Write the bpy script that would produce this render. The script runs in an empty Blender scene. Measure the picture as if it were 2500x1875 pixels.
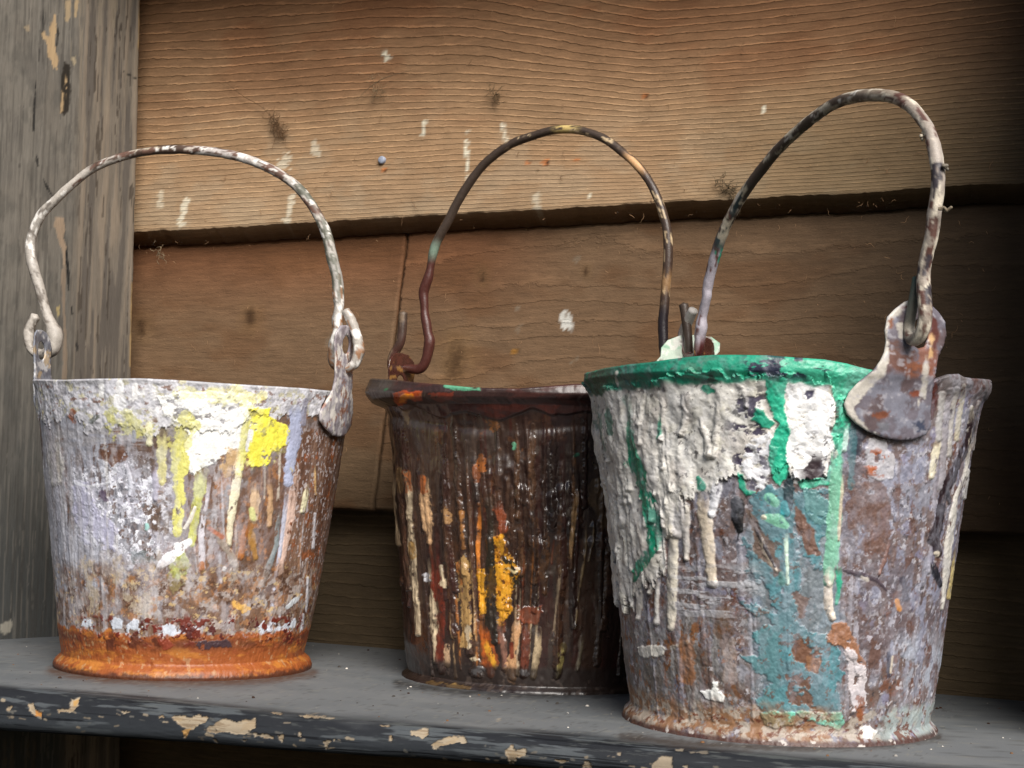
import bpy, bmesh, math, random
import numpy as np
from mathutils import Matrix, Vector
from mathutils.geometry import delaunay_2d_cdt

# ------------------------------------------------------------------ camera
F, HOR, ROLL, H = 3760.0, 1185.0, 0.029, 0.12      # focal (photo px), horizon row, roll, eye height above shelf
PITCH = math.atan((HOR - 937.5) / F)
def _rx(a): return np.array([[1,0,0],[0,math.cos(a),-math.sin(a)],[0,math.sin(a),math.cos(a)]])
def _rz(a): return np.array([[math.cos(a),-math.sin(a),0],[math.sin(a),math.cos(a),0],[0,0,1]])
RC = _rx(math.pi/2 + PITCH) @ _rz(ROLL)
CAM = np.array([0.0, 0.0, H])
scene = bpy.context.scene
cam_d = bpy.data.cameras.new('camera'); cam = bpy.data.objects.new('camera', cam_d)
scene.collection.objects.link(cam); scene.camera = cam
cam_d.sensor_width = 36; cam_d.lens = F/2500*36; cam_d.clip_start = 0.01; cam_d.clip_end = 50
m4 = Matrix.Identity(4)
for i in range(3):
    for j in range(3): m4[i][j] = RC[i, j]
m4.translation = Vector(CAM); cam.matrix_world = m4

# ------------------------------------------------------------------ daylight
SUN_EL, SUN_AZ = math.radians(38), math.radians(163)       # azimuth measured from +Y, clockwise
world = bpy.data.worlds.new('World'); scene.world = world; world.use_nodes = True
wn = world.node_tree; bg = wn.nodes['Background']
sky = wn.nodes.new('ShaderNodeTexSky'); sky.sky_type = 'NISHITA'; sky.sun_disc = False
sky.sun_elevation = SUN_EL; sky.sun_rotation = SUN_AZ; sky.air_density = 1.0; sky.dust_density = 3.0; sky.ozone_density = 1.0
wn.links.new(sky.outputs[0], bg.inputs[0]); bg.inputs[1].default_value = 0.05
sun_d = bpy.data.lights.new('sun', 'SUN'); sun_d.energy = 3.7; sun_d.angle = math.radians(36); sun_d.color = (1.0, 0.96, 0.91)
sun = bpy.data.objects.new('sun', sun_d); scene.collection.objects.link(sun)
sd = Vector((math.sin(SUN_AZ)*math.cos(SUN_EL), math.cos(SUN_AZ)*math.cos(SUN_EL), math.sin(SUN_EL)))
sun.rotation_euler = sd.to_track_quat('Z', 'Y').to_euler()
scene.view_settings.view_transform = 'Standard'; scene.view_settings.look = 'None'
scene.view_settings.exposure = 0.5; scene.view_settings.gamma = 1

# ------------------------------------------------------------------ projection helpers
K = 1.1302                                            # 2212-wide view -> photo px
def ray(x, y): return RC @ np.array([(x-1250)/F, (937.5-y)/F, -1.0])
def proj(P):
    q = (np.asarray(P) - CAM) @ RC
    return 1250 + F*q[..., 0]/-q[..., 2], 937.5 - F*q[..., 1]/-q[..., 2]
def at_z(x, y, z=0.0):
    d = ray(x, y); return CAM + (z-H)/d[2]*d
def at_plane(x, y, p0, n):
    d = ray(x, y); t = np.dot(np.asarray(p0)-CAM, n)/np.dot(d, n); return CAM + t*d

# ------------------------------------------------------------------ noise
_rs = np.random.RandomState(7); _T = _rs.rand(256, 256)
def vn(x, y, seed=0):
    x = x + seed*17.31; y = y + seed*7.77
    xi = np.floor(x).astype(np.int64); yi = np.floor(y).astype(np.int64)
    fx = x-xi; fy = y-yi; fx = fx*fx*(3-2*fx); fy = fy*fy*(3-2*fy)
    a = _T[xi & 255, yi & 255]; b = _T[(xi+1) & 255, yi & 255]; c = _T[xi & 255, (yi+1) & 255]; d = _T[(xi+1) & 255, (yi+1) & 255]
    return (a*(1-fx)+b*fx)*(1-fy) + (c*(1-fx)+d*fx)*fy
def fbm(x, y, seed=0, oct=4):
    s = 0; a = 1; t = 0
    for o in range(oct):
        s = s + a*vn(x*2**o, y*2**o, seed+o*3); t += a; a *= .62
    return s/t
def ss(a, b, x):
    t = np.clip((x-a)/(b-a), 0, 1); return t*t*(3-2*t)
def C(r, g, b): 
    v = np.array([r, g, b])/255.0
    return np.where(v <= .04045, v/12.92, ((v+.055)/1.055)**2.4)

# ------------------------------------------------------------------ painting engine: layers over a surface grid
class Canvas:
    """px, py: where each surface point lies (photo px); s, z: metric surface coordinates for noise"""
    def __init__(self, px, py, s, z, base, rough=.6):
        self.px, self.py, self.s, self.z = px, py, s, z
        self.col = np.ones(px.shape+(3,))*base; self.h = np.zeros(px.shape); self.r = np.ones(px.shape)*rough
        self.T = lambda x, y: (x, y); self.k = 1.0
        self.gain = 1.0
    def frame(self, scale, ox, oy):                   # coordinates of an enlargement: photo px = o + v/scale
        self.k = 1.0/scale; self.T = lambda x, y: (ox + x/scale, oy + y/scale)
    def mix(self, m, col, a=1.0, rough=None, h=None):
        m = np.clip(m*a, 0, 1); self.col += (np.asarray(col)*self.gain - self.col)*m[..., None]
        if rough is not None: self.r += (rough-self.r)*m
        if h is not None: self.h += h*m
    def _box(self, x0, y0, x1, y1):
        b = (self.px > x0) & (self.px < x1) & (self.py > y0) & (self.py < y1)
        return b
    def warp(self, b, amp, f, seed):
        s, z = self.s[b], self.z[b]
        return (fbm(s*f, z*f, seed, 5)-.5)*2.6*amp
    def stroke(self, pts, col, h=.0006, rough=None, a=1.0, edge=.25, seed=0, dome=True, wob=0.0, f=350, soft=1.3, brk=.30):
        """pts: (x, y, halfwidth) in frame coords"""
        P = [(*self.T(x, y), w*self.k) for x, y, w in pts]
        wm = max(p[2] for p in P)*1.6+4
        b = self._box(min(p[0] for p in P)-wm, min(p[1] for p in P)-wm, max(p[0] for p in P)+wm, max(p[1] for p in P)+wm)
        if not b.any(): return
        x, y = self.px[b], self.py[b]
        if wob: x = x + self.warp(b, wob*self.k, 60, seed+9)
        best = np.full(x.shape, 1e9); rad = np.ones(x.shape); uu = np.zeros(x.shape); ln = 0.0
        tot = sum(math.hypot(b_[0]-a_[0], b_[1]-a_[1]) for a_, b_ in zip(P[:-1], P[1:]))
        run = len(P) >= 3 and dome and tot > 5*max(p[2] for p in P) and P[-1][1]-P[0][1] > .8*tot      # a run of paint
        wn_ = (1+.34*(fbm(y/(tot/7+1)*.9, x*0+seed, seed+5, 3)-.5)*2) if run else 1.0
        for (x0, y0, r0), (x1, y1, r1) in zip(P[:-1], P[1:]):
            dx, dy = x1-x0, y1-y0; t = np.clip(((x-x0)*dx+(y-y0)*dy)/(dx*dx+dy*dy+1e-9), 0, 1); sl = math.hypot(dx, dy)
            r = (r0+(r1-r0)*t)*wn_; d = np.hypot(x-x0-t*dx, y-y0-t*dy)/r
            m = d < best; best = np.where(m, d, best); rad = np.where(m, r, rad); uu = np.where(m, (ln+t*sl)/(tot+1e-9), uu); ln += sl
        best = best + self.warp(b, edge, f, seed)
        m = ss(1+soft/rad/1.0, 1-soft/rad/1.0, best) if soft else (best < 1)*1.0
        if brk: m = m*ss(brk-.05, brk+.08, fbm(self.s[b]*420, self.z[b]*200, seed+77, 5))*(.88+.12*ss(.4, .6, fbm(self.s[b]*160, self.z[b]*60, seed+78, 4)))
        if run: m = m*np.clip(ss(-.02, .30, uu+(fbm(self.s[b]*500, self.z[b]*90, seed+13, 4)-.5)*.35)+.12, 0, 1)
        full = np.zeros(self.px.shape); full[b] = m
        self.mix(full, col, a, rough)
        if dome:
            hh = np.zeros(self.px.shape); hh[b] = .6*h*np.clip(1-best**2, 0, 1)**.7*((.35+.65*ss(0, .3, uu)+.7*ss(.86, 1, uu)) if run else 1); self.h = np.maximum(self.h, self.h*.6+hh) if h > 0 else self.h+hh
    def poly(self, pts, col, h=.0003, rough=None, a=1.0, edge=8, f=250, seed=0, soft=1.6, holes=0.0, hf=300, ret=False, streak=0):
        P = np.array([self.T(x, y) for x, y in pts]); e = edge*self.k
        x0, y0 = P.min(0)-e-4; x1, y1 = P.max(0)+e+4
        b = self._box(x0, y0, x1, y1)
        if not b.any(): return np.zeros(self.px.shape) if ret else None
        x, y = self.px[b], self.py[b]; d = np.full(x.shape, 1e9); ins = np.zeros(x.shape, bool)
        n = len(P)
        for i in range(n):
            ax, ay = P[i]; bx, by = P[(i+1) % n]; dx, dy = bx-ax, by-ay
            t = np.clip(((x-ax)*dx+(y-ay)*dy)/(dx*dx+dy*dy+1e-9), 0, 1)
            d = np.minimum(d, np.hypot(x-ax-t*dx, y-ay-t*dy))
            c = ((ay > y) != (by > y)) & (x < (bx-ax)*(y-ay)/(by-ay+1e-12)+ax); ins ^= c
        sd_ = np.where(ins, -d, d) + self.warp(b, e, f, seed)
        if streak: sd_ = sd_ + (fbm(self.s[b]*500, self.z[b]*30, seed+5, 3)-.5)*2*streak*self.k
        m = ss(soft, -soft, sd_)
        if holes > 0: m = m*ss(holes-.04, holes+.04, fbm(self.s[b]*hf, self.z[b]*hf, seed+31, 4))
        full = np.zeros(self.px.shape); full[b] = m
        if ret: return full
        self.mix(full, col, a, rough, None)
        if h: self.h += full*h
        return full
    def spots(self, region, thr, col, f=300, fz=None, seed=0, a=1.0, rough=None, h=0, w=.04, oct=4):
        m = ss(thr-w, thr+w, fbm(self.s*f, self.z*(fz or f), seed, oct))*region
        self.mix(m, col, a, rough); 
        if h: self.h += m*h
        return m
    def zone(self, x0, y0, x1, y1, soft=30):
        (a, b), (c, d) = self.T(x0, y0), self.T(x1, y1); s = soft*self.k
        return ss(a-s, a+s, self.px)*ss(c+s, c-s, self.px)*ss(b-s, b+s, self.py)*ss(d+s, d-s, self.py)

# ------------------------------------------------------------------ mesh helpers
COL = scene.collection
def mesh_from(name, V, quads, mat, parent=None, col=None, rough=None, smooth=True, matrix=None):
    me = bpy.data.meshes.new(name); V = np.ascontiguousarray(V, dtype=np.float32).reshape(-1, 3)
    quads = np.asarray(quads, dtype=np.int32); k = quads.shape[1]
    me.vertices.add(len(V)); me.vertices.foreach_set('co', V.ravel())
    me.loops.add(quads.size); me.loops.foreach_set('vertex_index', quads.ravel())
    me.polygons.add(len(quads)); me.polygons.foreach_set('loop_start', np.arange(0, quads.size, k, dtype=np.int32))
    me.update(calc_edges=True); me.validate()
    if smooth: me.polygons.foreach_set('use_smooth', np.ones(len(me.polygons), dtype=bool))
    if col is not None:
        at = me.color_attributes.new('col', 'FLOAT_COLOR', 'POINT')
        d = np.ones((len(V), 4), dtype=np.float32); d[:, :3] = np.clip(np.asarray(col).reshape(-1, 3), 0, .9)
        if rough is not None: d[:, 3] = np.asarray(rough).ravel()
        at.data.foreach_set('color', d.ravel())
    if mat: me.materials.append(mat)
    o = bpy.data.objects.new(name, me); COL.objects.link(o)
    if parent is not None: o.parent = parent; o.matrix_parent_inverse = parent.matrix_world.inverted() if False else Matrix.Translation(-parent.location)
    return o
def grid_quads(nr, nc, closed=False):
    c = nc if closed else nc-1
    i, j = np.meshgrid(np.arange(nr-1), np.arange(c), indexing='ij'); jn = (j+1) % nc
    return np.stack([i*nc+j, i*nc+jn, (i+1)*nc+jn, (i+1)*nc+j], -1).reshape(-1, 4)
def grid_obj(name, P, mat, parent=None, col=None, rough=None, closed=False, flip=False, nrm=None):
    q = grid_quads(P.shape[0], P.shape[1], closed)
    if flip: q = q[:, ::-1]
    o = mesh_from(name, P, q, mat, parent, col, rough)
    if nrm is not None: o.data.normals_split_custom_set_from_vertices(nrm.reshape(-1, 3).tolist())
    return o
def grid_normals(P):
    dv = np.gradient(P, axis=0); du = np.roll(P, -1, 1)-np.roll(P, 1, 1); n = np.cross(du, dv)
    return n/(np.linalg.norm(n, axis=-1)[..., None]+1e-12)
def tag(o, label=None, cat=None, group=None, kind=None):
    for k, v in (('label', label), ('category', cat), ('group', group), ('kind', kind)):
        if v: o[k] = v
    return o
def empty(name, loc):
    o = bpy.data.objects.new(name, None); o.location = loc; o.empty_display_size = .02; COL.objects.link(o); return o
def spline(P, n):
    P = np.asarray(P, float); d = np.r_[0, np.cumsum(np.linalg.norm(np.diff(P[:, :3], axis=0), axis=1)+1e-9)]
    u = np.linspace(0, d[-1], n); out = np.zeros((n, P.shape[1]))
    m = np.zeros_like(P); 
    m[1:-1] = (P[2:]-P[:-2])/(d[2:]-d[:-2])[:, None]; m[0] = (P[1]-P[0])/(d[1]-d[0]); m[-1] = (P[-1]-P[-2])/(d[-1]-d[-2])
    k = np.clip(np.searchsorted(d, u)-1, 0, len(P)-2); h = (d[k+1]-d[k]); t = (u-d[k])/h
    t = t[:, None]; h = h[:, None]
    return (2*t**3-3*t**2+1)*P[k]+(t**3-2*t**2+t)*h*m[k]+(-2*t**3+3*t**2)*P[k+1]+(t**3-t**2)*h*m[k+1]
def cyl(A, L, seed, k=1.3):
    a = fbm(np.cos(A)*k+5, L, seed, 4); b = fbm(np.sin(A)*k+9, L+31.7, seed+1, 4)
    return np.clip((a+b)/2*1.5-.25, 0, 1)
def tube(name, path, rad, mat, parent=None, colf=None, nr=16, lump=0.0, lf=150, seed=0, n=None):
    """path: (n,3) points; rad: (n,) ; colf(u, ang, P) -> rgb, rough"""
    path = np.asarray(path); n = len(path)
    T = np.gradient(path, axis=0); T /= np.linalg.norm(T, axis=1)[:, None]+1e-12
    N = np.zeros_like(T); v = np.cross(T[0], [0.3, .9, .2]); v /= np.linalg.norm(v); N[0] = v
    for i in range(1, n):
        v = N[i-1]-np.dot(N[i-1], T[i])*T[i]; N[i] = v/np.linalg.norm(v)
    B = np.cross(T, N); L = np.r_[0, np.cumsum(np.linalg.norm(np.diff(path, axis=0), axis=1))]
    a = np.linspace(0, 2*np.pi, nr, endpoint=False)
    A, LL = np.meshgrid(a, L)
    R = np.asarray(rad)[:, None]*np.ones_like(A)
    if np.any(lump):
        R = R*(1+lump*((cyl(A, LL*lf, seed, 1.3)+.5*cyl(A, LL*lf*2.7, seed+4, 2.2))/1.5-.45)*2)
    P = path[:, None, :] + R[..., None]*(np.cos(A)[..., None]*N[:, None, :]+np.sin(A)[..., None]*B[:, None, :])
    # close ends: rounded
    s = [P]
    e0 = path[0]-T[0]*rad[0]*.5; e1 = path[-1]+T[-1]*rad[-1]*.5
    P = np.concatenate([np.repeat(e0[None, None], nr, 1), (P[:1]*.6+e0*.4)-0*P[:1], P, (P[-1:]*.6+e1*.4), np.repeat(e1[None, None], nr, 1)])
    A2 = np.concatenate([A[:1], A[:1], A, A[-1:], A[-1:]]); L2 = np.concatenate([LL[:1], LL[:1], LL, LL[-1:], LL[-1:]])
    col = rough = None
    if colf: col, rough = colf(L2/L[-1], L2, A2, P)
    return grid_obj(name, P, mat, parent, col, rough, closed=True, flip=True)

# ------------------------------------------------------------------ materials
def new_mat(name):
    m = bpy.data.materials.new(name); m.use_nodes = True; nt = m.node_tree; b = nt.nodes['Principled BSDF']
    return m, nt, b, nt.nodes, nt.links
def attr_mat(name, bump=.4, scale=900, bscale2=260, cvar=.25, spec=.5, coat=0.0, stretch=(1, 1, 1), bump_d=.0004):
    """layered paint colours stored on the surface, broken up by fine procedural grain"""
    m, nt, b, N, Lk = new_mat(name)
    at = N.new('ShaderNodeAttribute'); at.attribute_name = 'col'
    tc = N.new('ShaderNodeTexCoord'); mp = N.new('ShaderNodeMapping'); mp.inputs['Scale'].default_value = stretch
    Lk.new(tc.outputs['Object'], mp.inputs[0])
    n1 = N.new('ShaderNodeTexNoise'); n1.inputs['Scale'].default_value = scale; n1.inputs['Detail'].default_value = 4; n1.inputs['Roughness'].default_value = .65
    n2 = N.new('ShaderNodeTexNoise'); n2.inputs['Scale'].default_value = bscale2; n2.inputs['Detail'].default_value = 5; n2.inputs['Roughness'].default_value = .6
    Lk.new(mp.outputs[0], n1.inputs['Vector']); Lk.new(mp.outputs[0], n2.inputs['Vector'])
    mr = N.new('ShaderNodeMapRange'); mr.inputs['From Min'].default_value = .3; mr.inputs['From Max'].default_value = .7
    mr.inputs['To Min'].default_value = 1-cvar; mr.inputs['To Max'].default_value = 1+cvar*.6
    ad = N.new('ShaderNodeMath'); ad.operation = 'MULTIPLY_ADD'; ad.inputs[1].default_value = .5
    hf = N.new('ShaderNodeMath'); hf.operation = 'MULTIPLY'; hf.inputs[1].default_value = .5
    Lk.new(n1.outputs['Fac'], ad.inputs[0]); Lk.new(n2.outputs['Fac'], hf.inputs[0]); Lk.new(hf.outputs[0], ad.inputs[2])
    Lk.new(ad.outputs[0], mr.inputs['Value'])
    vm = N.new('ShaderNodeVectorMath'); vm.operation = 'SCALE'; Lk.new(at.outputs['Color'], vm.inputs[0]); Lk.new(mr.outputs[0], vm.inputs['Scale'])
    Lk.new(vm.outputs[0], b.inputs['Base Color'])
    rm = N.new('ShaderNodeMath'); rm.operation = 'MULTIPLY_ADD'; rm.use_clamp = True
    Lk.new(n2.outputs['Fac'], rm.inputs[0]); rm.inputs[1].default_value = .25
    sb = N.new('ShaderNodeMath'); sb.operation = 'SUBTRACT'; Lk.new(at.outputs['Alpha'], sb.inputs[0]); sb.inputs[1].default_value = .12
    Lk.new(sb.outputs[0], rm.inputs[2]); Lk.new(rm.outputs[0], b.inputs['Roughness'])
    bp = N.new('ShaderNodeBump'); bp.inputs['Strength'].default_value = bump; bp.inputs['Distance'].default_value = bump_d
    Lk.new(ad.outputs[0], bp.inputs['Height']); Lk.new(bp.outputs[0], b.inputs['Normal'])
    b.inputs['Specular IOR Level'].default_value = spec; b.inputs['Coat Weight'].default_value = coat; b.inputs['Coat Roughness'].default_value = .24
    return m
M_KETTLE1 = attr_mat('crusted_old_paint', bump=.6, cvar=.2, bump_d=.0004)
M_KETTLE2 = attr_mat('glossy_brown_varnish', bump=.4, cvar=.25, spec=.6, coat=.4, bump_d=.0004)
M_KETTLE3 = attr_mat('lumpy_green_and_white_paint', bump=.6, cvar=.2, bump_d=.0004)
M_WIRE = attr_mat('paint_spattered_wire', bump=.8, scale=1400, bscale2=500, cvar=.3)
M_POST = attr_mat('worn_painted_timber', bump=.9, scale=900, bscale2=220, cvar=.22, stretch=(1, 1, .12), spec=.2)
M_SHELF = attr_mat('dusty_shelf_paint', bump=.35, scale=1300, bscale2=300, cvar=.09, spec=.25)

# ------------------------------------------------------------------ paint kettles
class Kettle:
    def __init__(s, name, label, L, R_, B, rimpts, neck, rimband, ncol, nrow, mat, side_l, side_r, squash=1.0, backdrop=.0):
        s.backdrop = backdrop
        s.mat = mat
        # base circle: solve centre distance from the lowest point of the foot and its width
        l, r = at_z(*L), at_z(*R_); bt = at_z(*B)
        ul, ur = l[:2]/np.linalg.norm(l[:2]), r[:2]/np.linalg.norm(r[:2])
        half = math.acos(np.clip(ul@ur, -1, 1))/2; mid = (ul+ur)/np.linalg.norm(ul+ur)
        fd = np.linalg.norm(bt[:2]); sh = math.sin(half)
        s.d = fd/(1-sh); s.mid = mid; s.c = mid*s.d; s.r0 = s.d*sh
        s.e1 = -mid; s.e2 = np.array([mid[1], -mid[0]])
        # silhouettes
        def conv(pts):
            out = []
            for x, y in pts:
                x *= K; y *= K; d = ray(x, y); h = math.hypot(d[0], d[1]); dist = s.d*math.cos(half)
                ang = math.atan2(d[0], d[1]) - math.atan2(mid[0], mid[1])
                out.append((H + d[2]/h*dist, ang))
            return np.array(sorted(out))
        a, b = conv(side_l), conv(side_r)
        s.zs = np.linspace(0, max(a[-1, 0], b[-1, 0]), 240)
        al, ar = np.interp(s.zs, a[:, 0], a[:, 1]), np.interp(s.zs, b[:, 0], b[:, 1])
        s.R = s.d*np.sin((ar-al)/2); s.off = s.d*np.tan((ar+al)/2); s.squash = squash
        # rim height per angle
        s.rim = np.array(rimpts, float)*K
        s.root = empty(name, (s.c[0], s.c[1], 0)); tag(s.root, label, 'bucket', 'old metal paint kettles standing on the shelf')
        # grid
        th = np.r_[np.linspace(-100, 100, ncol), np.linspace(100, 260, 62)[1:-1]]; s.th = np.radians(th)
        zr = np.full(len(th), .195)
        for _ in range(4):
            X = s.pos(s.th, zr); px, py = proj(X)
            y = np.interp(px, s.rim[:, 0], s.rim[:, 1]); 
            dd = np.array([ray(a_, b_) for a_, b_ in zip(px, y)]); hd = np.hypot(dd[:, 0], dd[:, 1])
            zr2 = H + dd[:, 2]/hd*np.hypot(X[:, 0], X[:, 1])
            zr = np.where(np.cos(s.th) > .02, zr2, zr)
        fr = np.cos(s.th) > .02; i0 = np.where(fr)[0][0]; i1 = np.where(fr)[0][-1]
        back = ~fr; zr[back] = np.interp(np.where(s.th[back] < 0, s.th[back]+2*np.pi, s.th[back]), [s.th[i1], s.th[i0]+2*np.pi], [zr[i1], zr[i0]])
        zr = zr - s.backdrop*ss(.1, -.5, np.cos(s.th)); s.zr = zr
        v = np.linspace(0, 1, nrow)[:, None]; s.v = v
        s.Z = v*zr[None, :]; s.TH = np.repeat(s.th[None, :], nrow, 0)
        P = s.pos(s.TH, s.Z); s.P = P; px, py = proj(P)
        rr = np.interp(s.Z, s.zs, s.R)
        s.cv = Canvas(px, py, s.TH*.083, s.Z, np.array([.2, .2, .2]))
        s.neck = neck; s.rimband = rimband
    def pos(s, th, z, dr=0.0):
        R = np.interp(z, s.zs, s.R)+dr; off = np.interp(z, s.zs, s.off)
        x = s.c[0] + R*(np.cos(th)*s.e1[0]*s.squash+np.sin(th)*s.e2[0]) + off*s.e2[0]
        y = s.c[1] + R*(np.cos(th)*s.e1[1]*s.squash+np.sin(th)*s.e2[1]) + off*s.e2[1]
        return np.stack([x, y, z+0*x], -1)
    def surf(s, x, y, fz=None):
        """photo px -> (theta, z) on the body"""
        d = ray(x, y); d = d/np.hypot(d[0], d[1]); z = .12; th = 0
        for _ in range(12):
            R = float(np.interp(z, s.zs, s.R)); o = float(np.interp(z, s.zs, s.off)); c = s.c+o*s.e2
            b = d[:2]@c; q = b*b-(c@c-R*R); t = b-math.sqrt(max(q, 0)); z = H+d[2]*t; p = d[:2]*t-c
            th = math.atan2(p@s.e2, p@s.e1)
        return th, z
    def angle_at(s, x, lo, hi, dz=.012):
        t = np.linspace(lo, hi, 400); tt_ = (t+math.pi*.5555) % (2*math.pi)-math.pi*.5555
        px, _ = proj(s.pos(t, np.interp(tt_, s.th, s.zr)+dz)); return float(t[np.argmin(abs(px-x))])
    def runs(s, n, cols, seed, x0, x1, y0, y1, w=(1.5, 5), L=(.15, .8), a=(.25, .6), h=.0005):
        r = random.Random(seed); cv = s.cv
        for i in range(n):
            x = r.uniform(x0, x1); ya = y0+(y1-y0)*r.random()**1.6*.6; yb = min(y1, ya+(y1-y0)*r.uniform(*L)); ww = r.uniform(*w); u = (x-(x0+x1)/2)/(x1-x0)
            dx = -u*.20*(yb-ya); k_ = r.uniform(.5, 1.2)
            cv.stroke([(x, ya, ww*.5), (x+dx*.3+r.gauss(0, ww*.3), ya+(yb-ya)*.3, ww), (x+dx*.7+r.gauss(0, ww*.4), ya+(yb-ya)*.7, ww*k_), (x+dx, yb, ww*r.uniform(.8, 1.5))], r.choice(cols), h=h, edge=.6, f=260, seed=seed*100+i, a=r.uniform(*a), brk=.38)
    def patina(s, tint, a, seed, streak=.22, mask=1.0):
        cv = s.cv; S, Z = cv.s, cv.z
        m = ss(.46, .66, fbm(S*210, Z*110, seed, 6))*mask; cv.mix(m, tint, a)
        cv.col *= (1+streak*2*(fbm(S*420, Z*22, seed+3, 4)-.5)+.30*(fbm(S*60, Z*50, seed+6, 5)-.5)+.30*(fbm(S*900, Z*700, seed+9, 3)-.5))[..., None]
    def finish(s, seed=0):
        cv = s.cv; n = len(s.th)
        nrm = np.stack([np.cos(s.TH)*s.e1[0]+np.sin(s.TH)*s.e2[0], np.cos(s.TH)*s.e1[1]+np.sin(s.TH)*s.e2[1], 0*s.TH], -1)
        P = s.P + nrm*cv.h[..., None]
        zmid = s.Z[:, len(s.th)//2]
        k1 = int(np.searchsorted(s.v[:, 0], s.neck)); k2 = int(np.searchsorted(s.v[:, 0], 1-s.rimband))
        NN = grid_normals(P)
        grid_obj('foot_ring', P[:k1+1], s.mat, s.root, cv.col[:k1+1], cv.r[:k1+1], True, nrm=NN[:k1+1])
        grid_obj('side_wall', P[k1:k2+1], s.mat, s.root, cv.col[k1:k2+1], cv.r[k1:k2+1], True, nrm=NN[k1:k2+1])
        # rim: outer band, over the lip and down the inside
        top = P[-1]; inn = []; cc = []
        nv = nrm[-1]
        for dz, dr in ((.0008, -.0008), (.0008, -.0022), (-.001, -.0032), (-.004, -.0034)):
            q = top + nv*dr; q = q.copy(); q[:, 2] += dz; inn.append(q)
        Pr = np.concatenate([P[k2:], np.array(inn)]); cr = np.concatenate([cv.col[k2:], np.repeat(cv.col[-1:], 4, 0)]); rr = np.concatenate([cv.r[k2:], np.repeat(cv.r[-1:], 4, 0)])
        nr_ = grid_normals(Pr); nr_[0] = NN[k2]; grid_obj('rim', Pr, s.mat, s.root, cr, rr, True, nrm=nr_)
        st = 4; idx = np.arange(0, n, st); rows = []
        zt = s.zr-.0042
        for f in np.linspace(1, 0, 14):
            z = .012+(zt-.012)*f; q = s.pos(s.th, z, -.0034); rows.append(q[idx])
        rows.append(np.repeat(np.array([[s.c[0], s.c[1], .012]]), len(idx), 0))
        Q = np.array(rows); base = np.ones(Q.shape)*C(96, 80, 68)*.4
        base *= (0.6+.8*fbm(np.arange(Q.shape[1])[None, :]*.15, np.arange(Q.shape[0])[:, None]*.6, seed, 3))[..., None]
        grid_obj('inner_wall', Q, s.mat, s.root, base, np.full(Q.shape[:2], .7), True, flip=False)
    def wire_pt(s, x, y, axis_th, dn=0.0):
        """photo px -> point on the vertical plane through the ear axis (dn: metres toward the viewer)"""
        ax = math.cos(axis_th)*s.e1+math.sin(axis_th)*s.e2; n = np.array([-ax[1], ax[0], 0])
        if n[:2]@s.mid > 0: n = -n
        return at_plane(x, y, np.array([s.c[0], s.c[1], 0])+n*dn, n)

def mkcol(stops, seed=0, rough=.55):
    """stops: list of (u, rgb); returns colour function with blotches"""
    us = np.array([u for u, _ in stops]); cs = np.array([c for _, c in stops])
    def f(u, L, A, P):
        uu = u+(cyl(A, L*120, seed+2, 1.5)-.5)*.05
        c = np.stack([np.interp(uu, us, cs[:, i]) for i in range(3)], -1)
        return c, np.full(u.shape, rough)
    return f
def spatter(f0, blots, seed=0):
    """blots: (u0, u1, threshold, freq, rgb, rough, side)"""
    def f(u, L, A, P):
        c, r = f0(u, L, A, P); c = c.copy(); r = r.copy()
        for i, (u0, u1, thr, fr, rgb, ro, side) in enumerate(blots):
            w = ss(u0-.01, u0+.01, u)*ss(u1+.01, u1-.01, u)
            nx = cyl(A, L*fr*.45, seed+i*5+3, 1.6)
            m = ss(thr-.03, thr+.03, nx)*w
            c += (np.asarray(rgb)-c)*m[..., None]; r += (ro-r)*m
        return c, r
    return f

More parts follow.
